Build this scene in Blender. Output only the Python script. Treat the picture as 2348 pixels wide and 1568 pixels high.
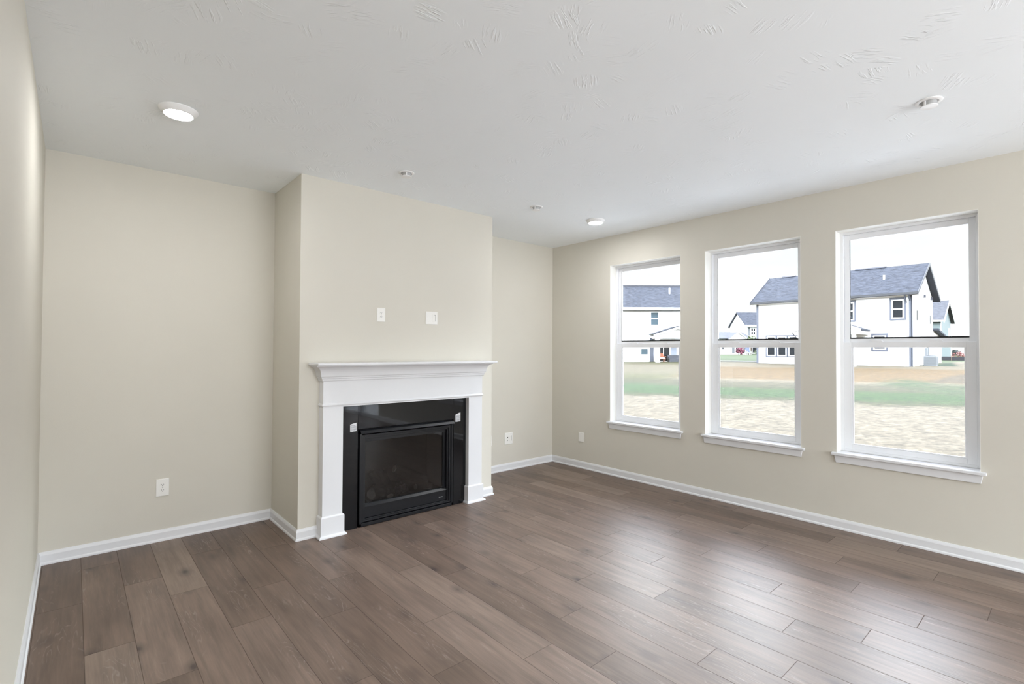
import bpy, bmesh, math, random
from mathutils import Vector, Matrix
random.seed(7)
scene = bpy.context.scene
for o in list(bpy.data.objects):
    bpy.data.objects.remove(o)
COL = scene.collection

# ------------------------------------------------------------------ camera
cam_data = bpy.data.cameras.new('camera')
cam_data.sensor_fit = 'HORIZONTAL'
cam_data.sensor_width = 36.0
cam_data.lens = 17.595
cam_data.clip_start = 0.02
cam_data.clip_end = 600
cam = bpy.data.objects.new('camera', cam_data)
COL.objects.link(cam)
_r = Vector((0.75250704, -0.65856824, 0.00458586))
_u = Vector((-0.01410465, -0.00915416, 0.99985862))
_f = Vector((0.65843315, 0.75246533, 0.01617745))
m = Matrix.Identity(4)
for i in range(3):
    m[i][0], m[i][1], m[i][2] = _r[i], _u[i], -_f[i]
m[0][3], m[1][3], m[2][3] = -4.63966, -4.51044, 1.42115
cam.matrix_world = m
scene.camera = cam

# ------------------------------------------------------------------ view
vs = scene.view_settings
vs.view_transform = 'Standard'
vs.look = 'None'
vs.exposure = 0.07
vs.gamma = 1.0
vs.use_curve_mapping = False
scene.cycles.max_bounces = 11
scene.cycles.diffuse_bounces = 6
scene.cycles.glossy_bounces = 6
scene.cycles.transparent_max_bounces = 16
scene.cycles.transmission_bounces = 6
scene.cycles.sample_clamp_indirect = 6.0
scene.cycles.caustics_reflective = False
scene.cycles.caustics_refractive = False


def lnk(nt, a, b):
    nt.links.new(a, b)


# ------------------------------------------------------------------ sky
def make_world():
    w = bpy.data.worlds.new('sky')
    scene.world = w
    w.use_nodes = True
    nt = w.node_tree
    nt.nodes.clear()
    out = nt.nodes.new('ShaderNodeOutputWorld')
    bg = nt.nodes.new('ShaderNodeBackground')
    tc = nt.nodes.new('ShaderNodeTexCoord')
    sep = nt.nodes.new('ShaderNodeSeparateXYZ')
    lnk(nt, tc.outputs['Generated'], sep.inputs[0])
    mp = nt.nodes.new('ShaderNodeMapping')
    mp.inputs['Scale'].default_value = (3, 3, 9)
    lnk(nt, tc.outputs['Generated'], mp.inputs[0])
    nz = nt.nodes.new('ShaderNodeTexNoise')
    nz.inputs['Scale'].default_value = 1.3
    nz.inputs['Detail'].default_value = 5
    lnk(nt, mp.outputs[0], nz.inputs['Vector'])
    cr = nt.nodes.new('ShaderNodeValToRGB')          # haze at the horizon, pale blue above
    cr.color_ramp.elements[0].position = 0.0
    cr.color_ramp.elements[0].color = (1.0, 1.0, 1.0, 1)
    cr.color_ramp.elements[1].position = 0.26
    cr.color_ramp.elements[1].color = (0.86, 0.96, 1.0, 1)
    e = cr.color_ramp.elements.new(0.6)
    e.color = (0.76, 0.82, 1.0, 1)
    lnk(nt, sep.outputs['Z'], cr.inputs[0])
    cl = nt.nodes.new('ShaderNodeValToRGB')          # thin cloud
    cl.color_ramp.elements[0].position = 0.42
    cl.color_ramp.elements[1].position = 0.62
    lnk(nt, nz.outputs['Fac'], cl.inputs[0])
    mx = nt.nodes.new('ShaderNodeMixRGB')
    mx.inputs[2].default_value = (1.0, 1.0, 1.0, 1)
    up = nt.nodes.new('ShaderNodeMapRange')          # clear blue higher up
    up.inputs['From Min'].default_value = 0.16
    up.inputs['From Max'].default_value = 0.36
    up.inputs['To Min'].default_value = 1.0
    up.inputs['To Max'].default_value = 0.25
    lnk(nt, sep.outputs['Z'], up.inputs['Value'])
    cm = nt.nodes.new('ShaderNodeMath')
    cm.operation = 'MULTIPLY'
    lnk(nt, cl.outputs[0], cm.inputs[0])
    lnk(nt, up.outputs[0], cm.inputs[1])
    lnk(nt, cm.outputs[0], mx.inputs[0])
    lnk(nt, cr.outputs[0], mx.inputs[1])
    st = nt.nodes.new('ShaderNodeValToRGB')          # bright hazy upper sky
    st.color_ramp.elements[0].position = 0.0
    st.color_ramp.elements[0].color = (0.0455,) * 3 + (1,)
    st.color_ramp.elements[1].position = 0.19
    st.color_ramp.elements[1].color = (0.0455,) * 3 + (1,)
    for p, v in ((0.27, 0.80), (0.35, 1.0), (0.58, 1.0), (0.75, 0.38), (1.0, 0.30)):
        e = st.color_ramp.elements.new(p)
        e.color = (v, v, v, 1)
    lnk(nt, sep.outputs['Z'], st.inputs[0])
    mul = nt.nodes.new('ShaderNodeMath')
    mul.operation = 'MULTIPLY'
    mul.inputs[1].default_value = 24.0
    lnk(nt, st.outputs[0], mul.inputs[0])
    lnk(nt, mx.outputs[0], bg.inputs[0])
    lnk(nt, mul.outputs[0], bg.inputs[1])
    lnk(nt, bg.outputs[0], out.inputs[0])


make_world()


def add_light(name, kind, loc, energy, color=(1, 1, 1), direction=None, **kw):
    d = bpy.data.lights.new(name, kind)
    d.energy = energy
    d.color = color
    for k, v in kw.items():
        setattr(d, k, v)
    o = bpy.data.objects.new(name, d)
    o.location = loc
    if direction is not None:
        o.rotation_euler = Vector(direction).to_track_quat('-Z', 'Y').to_euler()
    COL.objects.link(o)
    return o


add_light('sun', 'SUN', (-20, -12, 30), 2.2, (1.0, 0.96, 0.90), (0.62, 0.34, -0.74), angle=0.02)
# added wash light behind the camera, set in a made-up window to brighten the room
add_light('added_wash_light', 'AREA', (-2.4, -9.58, 1.35), 225, (0.93, 0.975, 1.03), (0, 1, 0.1), shape='RECTANGLE', size=3.9, size_y=2.0)
# added fill light behind the camera, aimed up to bounce off the ceiling
add_light('added_bounce_light', 'AREA', (-2.4, -7.2, 0.9), 48, (0.94, 0.98, 1.03), (0, 0, 1), shape='RECTANGLE', size=4.0, size_y=4.0)


# ------------------------------------------------------------------ materials
def new_mat(name):
    mt = bpy.data.materials.new(name)
    mt.use_nodes = True
    nt = mt.node_tree
    return mt, nt, nt.nodes['Principled BSDF']


def simple(name, color, rough=0.5, metal=0.0, spec=0.5, noise=0.0, nscale=8.0, bump=0.0, bscale=60.0, stretch=(1, 1, 1)):
    mt, nt, b = new_mat(name)
    b.inputs['Base Color'].default_value = (*color, 1)
    b.inputs['Roughness'].default_value = rough
    b.inputs['Metallic'].default_value = metal
    b.inputs['Specular IOR Level'].default_value = spec
    tc = nt.nodes.new('ShaderNodeTexCoord')
    mp = nt.nodes.new('ShaderNodeMapping')
    mp.inputs['Scale'].default_value = stretch
    lnk(nt, tc.outputs['Object'], mp.inputs[0])
    nz = nt.nodes.new('ShaderNodeTexNoise')
    nz.inputs['Scale'].default_value = nscale
    nz.inputs['Detail'].default_value = 4
    lnk(nt, mp.outputs[0], nz.inputs['Vector'])
    cr = nt.nodes.new('ShaderNodeValToRGB')
    cr.color_ramp.elements[0].position = 0.3
    cr.color_ramp.elements[1].position = 0.7
    cr.color_ramp.elements[0].color = (*[c * (1 - noise) for c in color], 1)
    cr.color_ramp.elements[1].color = (*[min(1, c * (1 + noise)) for c in color], 1)
    lnk(nt, nz.outputs['Fac'], cr.inputs[0])
    lnk(nt, cr.outputs[0], b.inputs['Base Color'])
    if bump:
        n2 = nt.nodes.new('ShaderNodeTexNoise')
        n2.inputs['Scale'].default_value = bscale
        n2.inputs['Detail'].default_value = 3
        lnk(nt, mp.outputs[0], n2.inputs['Vector'])
        bp = nt.nodes.new('ShaderNodeBump')
        bp.inputs['Strength'].default_value = bump
        bp.inputs['Distance'].default_value = 0.01
        lnk(nt, n2.outputs['Fac'], bp.inputs['Height'])
        lnk(nt, bp.outputs[0], b.inputs['Normal'])
    return mt


M = {}
M['wall'] = simple('beige_wall_paint', (0.66, 0.632, 0.562), 0.75, spec=0.25, noise=0.012, nscale=2.0, bump=0.05, bscale=220)
M['jamb'] = simple('white_return_paint', (0.84, 0.83, 0.79), 0.6, spec=0.3, noise=0.01, bump=0.03, bscale=200)
M['trim'] = simple('white_trim_enamel', (0.76, 0.765, 0.785), 0.38, spec=0.45, noise=0.008)
M['vinyl'] = simple('white_window_vinyl', (0.83, 0.84, 0.86), 0.33, spec=0.45, noise=0.006)
M['plate'] = simple('white_plastic', (0.86, 0.85, 0.82), 0.32, noise=0.006)
M['slot'] = simple('dark_slot', (0.08, 0.08, 0.075), 0.6)
M['greyslot'] = simple('grey_slot', (0.38, 0.38, 0.37), 0.6)
M['sprink'] = simple('white_enamelled_metal', (0.88, 0.88, 0.88), 0.35)
M['sprink_shade'] = simple('shade_toned_metal', (0.42, 0.42, 0.42), 0.45)  # grey puts the shading of the white body into its colour
M['granite'] = simple('black_polished_granite', (0.006, 0.0065, 0.008), 0.035, spec=0.42, noise=0.5, nscale=140)
M['blackmetal'] = simple('black_satin_steel', (0.006, 0.0065, 0.0085), 0.34, spec=0.38, noise=0.1, bump=0.02, bscale=300)
M['firebrick'] = simple('dark_firebox_lining', (0.010, 0.010, 0.010), 0.8, noise=0.4, nscale=6, bump=0.2, bscale=14)
M['log'] = simple('charred_ceramic_log', (0.045, 0.042, 0.038), 0.9, noise=0.6, nscale=14, bump=0.8, bscale=30)
M['logend'] = simple('pale_ceramic_log_end', (0.62, 0.55, 0.46), 0.9, noise=0.25, nscale=30)
M['ember'] = simple('grey_ember_wool', (0.16, 0.16, 0.17), 0.95, noise=0.7, nscale=90, bump=1.0, bscale=120)
M['paper'] = simple('white_paper', (0.80, 0.80, 0.82), 0.6)
M['ink'] = simple('grey_print', (0.22, 0.22, 0.24), 0.7)
M['silver'] = simple('silver_lettering', (0.45, 0.45, 0.46), 0.35, metal=0.6)
M['spacer'] = simple('black_glazing_seal', (0.008, 0.008, 0.010), 0.55)
# outdoors
M['straw_clump'] = simple('dry_straw', (0.35, 0.28, 0.14), 0.9, noise=0.3)
M['siding_trim'] = simple('slate_blue_trim', (0.045, 0.050, 0.067), 0.6, noise=0.05)
M['white_ext'] = simple('white_exterior_trim', (0.72, 0.73, 0.74), 0.55, noise=0.02)
M['gutter'] = simple('dark_gutter', (0.010, 0.011, 0.015), 0.5, noise=0.1)
M['ridge_vent'] = simple('black_ridge_vent', (0.012, 0.013, 0.02), 0.7)
M['extglass'] = simple('dark_house_glass', (0.006, 0.008, 0.011), 0.08, noise=0.2, nscale=0.7)
M['extglass_pale'] = simple('pale_blue_house_glass', (0.035, 0.053, 0.064), 0.10, noise=0.1, nscale=0.7)  # paler, bluer pane colour than the dark glass
M['shutter'] = simple('grey_shutter', (0.06, 0.065, 0.07), 0.6)
M['porch_shade'] = simple('painted_porch_shade', (0.16, 0.175, 0.21), 0.7)  # shade inside the porch, put into the wall colour
M['cedar'] = simple('orange_stained_cedar', (0.20, 0.06, 0.025), 0.6, noise=0.2)
M['wicker'] = simple('dark_grey_wicker', (0.026, 0.028, 0.035), 0.8, noise=0.3, nscale=40)
M['cushion_pale'] = simple('pale_cushion', (0.55, 0.52, 0.48), 0.9)
M['redcloth'] = simple('dark_red_cushion', (0.16, 0.03, 0.045), 0.9)
M['bluecloth'] = simple('blue_fabric', (0.06, 0.075, 0.20), 0.8)
M['leaf'] = simple('mid_green_leaf', (0.025, 0.04, 0.015), 0.7, noise=0.4)
M['leaf_pale'] = simple('pale_green_leaf', (0.06, 0.08, 0.028), 0.7, noise=0.4)
M['leaf_dark'] = simple('dark_green_leaf', (0.006, 0.011, 0.009), 0.8, noise=0.4)
M['leaf_red'] = simple('crimson_leaf', (0.09, 0.012, 0.028), 0.7, noise=0.4)
M['leaf_pink'] = simple('pink_blossom', (0.16, 0.055, 0.05), 0.7, noise=0.3)
M['bark'] = simple('grey_bark', (0.12, 0.09, 0.06), 0.9, noise=0.3)
M['siltcloth'] = simple('black_silt_cloth', (0.005, 0.0045, 0.007), 0.85, noise=0.3)
M['metal_grey'] = simple('light_grey_painted_metal', (0.10, 0.105, 0.11), 0.5)
M['concrete'] = simple('pale_concrete', (0.14, 0.14, 0.13), 0.85, noise=0.06)


def nm(nt, op, a, b=None):
    n = nt.nodes.new('ShaderNodeMath')
    n.operation = op
    for i, v in enumerate((a, b)):
        if v is None:
            continue
        if isinstance(v, (int, float)):
            n.inputs[i].default_value = v
        else:
            lnk(nt, v, n.inputs[i])
    return n.outputs[0]


def ramp(nt, src, stops, interp='LINEAR'):
    cr = nt.nodes.new('ShaderNodeValToRGB')
    cr.color_ramp.interpolation = interp
    els = cr.color_ramp.elements
    while len(els) > 1:
        els.remove(els[-1])
    first = True
    for p, c in stops:
        if isinstance(c, (int, float)):
            c = (c, c, c)
        if first:
            els[0].position = p
            els[0].color = (*c, 1)
            first = False
        else:
            e = els.new(p)
            e.color = (*c, 1)
    if src is not None:
        lnk(nt, src, cr.inputs[0])
    return cr.outputs[0]


def mixc(nt, fac, a, b, mode='MIX'):
    n = nt.nodes.new('ShaderNodeMixRGB')
    n.blend_type = mode
    for i, v in enumerate((fac, a, b)):
        if isinstance(v, (int, float)):
            n.inputs[i].default_value = v
        elif isinstance(v, tuple):
            n.inputs[i].default_value = (*v, 1)
        else:
            lnk(nt, v, n.inputs[i])
    return n.outputs[0]


def vec(nt, x, y, z=0.0):
    n = nt.nodes.new('ShaderNodeCombineXYZ')
    for i, v in enumerate((x, y, z)):
        if isinstance(v, (int, float)):
            n.inputs[i].default_value = v
        else:
            lnk(nt, v, n.inputs[i])
    return n.outputs[0]


def noise(nt, v, scale, detail=3.0, rough=0.5, dist=0.0):
    n = nt.nodes.new('ShaderNodeTexNoise')
    n.inputs['Scale'].default_value = scale
    n.inputs['Detail'].default_value = detail
    n.inputs['Roughness'].default_value = rough
    n.inputs['Distortion'].default_value = dist
    if v is not None:
        lnk(nt, v, n.inputs['Vector'])
    return n.outputs['Fac']


PLANK_W, PLANK_L, PLANK_X0 = 0.19, 1.19, -4.775
# y of one end joint of each plank row, left wall to window wall
JOINTS = [-0.82, -1.46, -1.91, -1.04, -1.64, -2.45, -1.85, -2.63, -2.24, -2.80, -3.04, -2.67, -3.34, -3.63,
          -2.87, -3.49, -3.78, -3.28, -3.93, -3.59, -4.16, -3.40, -3.88, -3.24, -3.62, -3.05, -3.9]


def floor_material():
    mt, nt, b = new_mat('grey_brown_oak_plank')
    tc = nt.nodes.new('ShaderNodeTexCoord')
    sep = nt.nodes.new('ShaderNodeSeparateXYZ')
    lnk(nt, tc.outputs['Object'], sep.inputs[0])
    X, Y = sep.outputs['X'], sep.outputs['Y']
    cx = nm(nt, 'DIVIDE', nm(nt, 'SUBTRACT', X, PLANK_X0), PLANK_W)
    col = nm(nt, 'FLOOR', cx)
    fx = nm(nt, 'SUBTRACT', cx, col)
    stops = [(k / 32.0, ((j % PLANK_L) / PLANK_L)) for k, j in enumerate(JOINTS)]
    off = ramp(nt, nm(nt, 'DIVIDE', nm(nt, 'ADD', col, 0.5), 32.0), stops, 'CONSTANT')
    ry = nm(nt, 'SUBTRACT', nm(nt, 'DIVIDE', Y, PLANK_L), off)
    row = nm(nt, 'FLOOR', ry)
    fy = nm(nt, 'SUBTRACT', ry, row)
    wn = nt.nodes.new('ShaderNodeTexWhiteNoise')
    wn.noise_dimensions = '2D'
    lnk(nt, vec(nt, nm(nt, 'ADD', col, 3.37), nm(nt, 'ADD', row, 9.11)), wn.inputs['Vector'])
    rnd = wn.outputs['Value']
    sc = nt.nodes.new('ShaderNodeSeparateColor')
    lnk(nt, wn.outputs['Color'], sc.inputs[0])
    ox = nm(nt, 'MULTIPLY', sc.outputs[0], 40.0)
    oy = nm(nt, 'MULTIPLY', sc.outputs[1], 40.0)
    lx = nm(nt, 'ADD', X, ox)
    ly = nm(nt, 'ADD', Y, oy)
    # plank tone
    base = ramp(nt, rnd, [(0.0, (0.190, 0.135, 0.098)), (0.3, (0.215, 0.154, 0.113)), (0.6, (0.240, 0.174, 0.129)),
                          (0.85, (0.270, 0.199, 0.150)), (1.0, (0.310, 0.235, 0.178))])
    broad = noise(nt, vec(nt, nm(nt, 'MULTIPLY', lx, 7.0), nm(nt, 'MULTIPLY', ly, 1.6)), 1.0, 3.0)
    c = mixc(nt, 0.55, base, ramp(nt, broad, [(0.25, 0.50), (0.5, 0.98), (0.75, 1.35)]), 'MULTIPLY')
    fine = noise(nt, vec(nt, nm(nt, 'MULTIPLY', lx, 120.0), nm(nt, 'MULTIPLY', ly, 5.0)), 1.0, 4.0, 0.6)
    c = mixc(nt, 0.35, c, ramp(nt, fine, [(0.3, 0.70), (0.55, 1.02), (0.75, 1.4)]), 'MULTIPLY')
    # cathedral figure: pale ceruse lines that follow the contours of a stretched noise field
    fld = noise(nt, vec(nt, nm(nt, 'MULTIPLY', lx, 11.0), nm(nt, 'MULTIPLY', ly, 1.5)), 1.0, 2.0, 0.45, 0.25)
    band = nm(nt, 'PINGPONG', nm(nt, 'MULTIPLY', fld, 34.0), 1.0)
    line = ramp(nt, band, [(0.0, 1.0), (0.12, 0.7), (0.30, 0.0)])
    msk = ramp(nt, noise(nt, vec(nt, nm(nt, 'MULTIPLY', lx, 9.0), nm(nt, 'MULTIPLY', ly, 1.6), 4.0), 1.0, 2.0), [(0.50, 0.0), (0.64, 1.0)])
    brk = ramp(nt, noise(nt, vec(nt, nm(nt, 'MULTIPLY', lx, 60.0), nm(nt, 'MULTIPLY', ly, 16.0)), 1.0, 2.0), [(0.40, 0.0), (0.6, 1.0)])
    lf = nm(nt, 'MULTIPLY', nm(nt, 'MULTIPLY', line, msk), brk)
    c = mixc(nt, nm(nt, 'MULTIPLY', lf, 0.48), c, (0.46, 0.40, 0.34))
    strk = noise(nt, vec(nt, nm(nt, 'MULTIPLY', lx, 34.0), nm(nt, 'MULTIPLY', ly, 2.2), 7.0), 1.0, 4.0, 0.6)
    c = mixc(nt, 0.55, c, ramp(nt, strk, [(0.28, 0.62), (0.5, 1.0), (0.70, 1.28)]), 'MULTIPLY')
    # knots
    vo = nt.nodes.new('ShaderNodeTexVoronoi')
    vo.inputs['Scale'].default_value = 1.0
    lnk(nt, vec(nt, nm(nt, 'MULTIPLY', lx, 5.2), nm(nt, 'MULTIPLY', ly, 3.0)), vo.inputs['Vector'])
    kn = ramp(nt, nm(nt, 'ADD', vo.outputs['Distance'], nm(nt, 'MULTIPLY', nm(nt, 'SUBTRACT', fld, 0.5), 0.25)), [(0.03, 1.0), (0.09, 0.5), (0.26, 0.0)])
    wv = nt.nodes.new('ShaderNodeSeparateColor')
    lnk(nt, vo.outputs['Color'], wv.inputs[0])
    ksel = ramp(nt, wv.outputs[0], [(0.22, 0.0), (0.30, 1.0)])
    c = mixc(nt, nm(nt, 'MULTIPLY', nm(nt, 'MULTIPLY', kn, ksel), 0.85), c, (0.062, 0.046, 0.040))
    c = mixc(nt, 1.0, c, (0.73, 0.715, 0.75), 'MULTIPLY')
    # seams
    ex = nm(nt, 'MULTIPLY', nm(nt, 'MINIMUM', fx, nm(nt, 'SUBTRACT', 1.0, fx)), PLANK_W)
    ey = nm(nt, 'MULTIPLY', nm(nt, 'MINIMUM', fy, nm(nt, 'SUBTRACT', 1.0, fy)), PLANK_L)
    ed = nm(nt, 'MINIMUM', ex, ey)
    seam = ramp(nt, nm(nt, 'MULTIPLY', ed, 100.0), [(0.0, 1.0), (0.11, 0.85), (0.21, 0.0)])
    c = mixc(nt, nm(nt, 'MULTIPLY', seam, 0.62), c, (0.05, 0.035, 0.025))
    lnk(nt, c, b.inputs['Base Color'])
    rg = nm(nt, 'ADD', 0.385, nm(nt, 'MULTIPLY', fine, 0.10))
    rg = nm(nt, 'ADD', rg, nm(nt, 'MULTIPLY', seam, 0.3))
    lnk(nt, rg, b.inputs['Roughness'])
    b.inputs['Specular IOR Level'].default_value = 0.34
    bp = nt.nodes.new('ShaderNodeBump')
    bp.inputs['Strength'].default_value = 0.35
    bp.inputs['Distance'].default_value = 0.0012
    h = nm(nt, 'SUBTRACT', nm(nt, 'MULTIPLY', fine, 0.35), nm(nt, 'ADD', seam, nm(nt, 'MULTIPLY', lf, 0.4)))
    lnk(nt, h, bp.inputs['Height'])
    lnk(nt, bp.outputs[0], b.inputs['Normal'])
    return mt


M['floor'] = floor_material()


def ceiling_material():
    mt, nt, b = new_mat('stomped_white_ceiling')
    b.inputs['Base Color'].default_value = (0.905, 0.938, 0.962, 1)
    b.inputs['Roughness'].default_value = 0.85
    b.inputs['Specular IOR Level'].default_value = 0.2
    tc = nt.nodes.new('ShaderNodeTexCoord')
    # crow's-foot stamp: each cell carries strokes in a direction of its own
    vo = nt.nodes.new('ShaderNodeTexVoronoi')
    vo.inputs['Scale'].default_value = 7.0
    lnk(nt, tc.outputs['Object'], vo.inputs['Vector'])
    sc = nt.nodes.new('ShaderNodeSeparateColor')
    lnk(nt, vo.outputs['Color'], sc.inputs[0])
    rot = nt.nodes.new('ShaderNodeVectorRotate')
    rot.rotation_type = 'Z_AXIS'
    lnk(nt, tc.outputs['Object'], rot.inputs['Vector'])
    lnk(nt, nm(nt, 'MULTIPLY', sc.outputs[0], 6.283), rot.inputs['Angle'])
    mp = nt.nodes.new('ShaderNodeMapping')
    mp.inputs['Scale'].default_value = (70, 9, 1)
    lnk(nt, rot.outputs[0], mp.inputs[0])
    n1 = noise(nt, mp.outputs[0], 1.0, 2.0)
    ridge = ramp(nt, n1, [(0.52, 0.0), (0.62, 1.0), (0.72, 0.6)])
    msk = ramp(nt, noise(nt, tc.outputs['Object'], 3.2, 2.0), [(0.33, 0.0), (0.56, 1.0)])
    edge = ramp(nt, vo.outputs['Distance'], [(0.25, 1.0), (0.5, 0.0)])
    h = nm(nt, 'MULTIPLY', nm(nt, 'MULTIPLY', ridge, msk), edge)
    bp = nt.nodes.new('ShaderNodeBump')
    bp.inputs['Strength'].default_value = 0.45
    bp.inputs['Distance'].default_value = 0.006
    lnk(nt, h, bp.inputs['Height'])
    lnk(nt, bp.outputs[0], b.inputs['Normal'])
    return mt


M['ceiling'] = ceiling_material()


def glass_material(name, tint=(1, 1, 1), refl=0.06):
    mt = bpy.data.materials.new(name)
    mt.use_nodes = True
    nt = mt.node_tree
    nt.nodes.clear()
    out = nt.nodes.new('ShaderNodeOutputMaterial')
    tr = nt.nodes.new('ShaderNodeBsdfTransparent')
    tr.inputs[0].default_value = (*tint, 1)
    gl = nt.nodes.new('ShaderNodeBsdfGlossy')
    gl.inputs['Roughness'].default_value = 0.01
    lw = nt.nodes.new('ShaderNodeFresnel')
    lw.inputs['IOR'].default_value = 1.5
    mx = nt.nodes.new('ShaderNodeMixShader')
    lnk(nt, nm(nt, 'MULTIPLY', lw.outputs[0], refl / 0.04), mx.inputs[0])
    lnk(nt, tr.outputs[0], mx.inputs[1])
    lnk(nt, gl.outputs[0], mx.inputs[2])
    lnk(nt, mx.outputs[0], out.inputs[0])
    return mt


M['glass'] = glass_material('clear_window_glass', (0.985, 0.995, 0.99), 0.03)
M['fireglass'] = glass_material('ceramic_fire_glass', (0.50, 0.51, 0.52), 0.06)


def emit_mat(name, color, strength):
    mt, nt, b = new_mat(name)
    b.inputs['Base Color'].default_value = (0.9, 0.9, 0.9, 1)
    b.inputs['Emission Color'].default_value = (*color, 1)
    b.inputs['Emission Strength'].default_value = strength
    return mt


M['lens'] = emit_mat('lit_lamp_lens', (0.99, 0.99, 1.0), 215.0)


def siding_material(name, color, pitch=0.16):
    mt, nt, b = new_mat(name)
    tc = nt.nodes.new('ShaderNodeTexCoord')
    sep = nt.nodes.new('ShaderNodeSeparateXYZ')
    lnk(nt, tc.outputs['Object'], sep.inputs[0])
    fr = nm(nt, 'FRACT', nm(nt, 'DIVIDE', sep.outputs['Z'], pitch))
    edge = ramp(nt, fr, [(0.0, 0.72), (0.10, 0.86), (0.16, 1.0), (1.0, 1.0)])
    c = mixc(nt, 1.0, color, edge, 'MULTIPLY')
    lnk(nt, c, b.inputs['Base Color'])
    b.inputs['Roughness'].default_value = 0.6
    bp = nt.nodes.new('ShaderNodeBump')
    bp.inputs['Distance'].default_value = 0.01
    lnk(nt, nm(nt, 'SUBTRACT', 1.0, fr), bp.inputs['Height'])
    bp.inputs['Strength'].default_value = 0.25
    lnk(nt, bp.outputs[0], b.inputs['Normal'])
    return mt


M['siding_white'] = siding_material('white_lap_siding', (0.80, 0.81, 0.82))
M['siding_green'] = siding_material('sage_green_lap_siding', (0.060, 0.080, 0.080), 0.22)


def shingle_material(name, dark, light):
    mt, nt, b = new_mat(name)
    tc = nt.nodes.new('ShaderNodeTexCoord')
    mp = nt.nodes.new('ShaderNodeMapping')
    mp.inputs['Scale'].default_value = (2.6, 5.0, 5.0)
    lnk(nt, tc.outputs['Object'], mp.inputs[0])
    n1 = noise(nt, mp.outputs[0], 1.0, 4.0, 0.65)
    c = ramp(nt, n1, [(0.30, dark), (0.70, light)])
    lnk(nt, c, b.inputs['Base Color'])
    b.inputs['Roughness'].default_value = 0.85
    b.inputs['Specular IOR Level'].default_value = 0.2
    return mt


M['shingle'] = shingle_material('slate_blue_shingle', (0.006, 0.0075, 0.0115), (0.033, 0.037, 0.048))
M['shingle_grey'] = shingle_material('weathered_grey_shingle', (0.022, 0.023, 0.027), (0.055, 0.057, 0.064))


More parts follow.
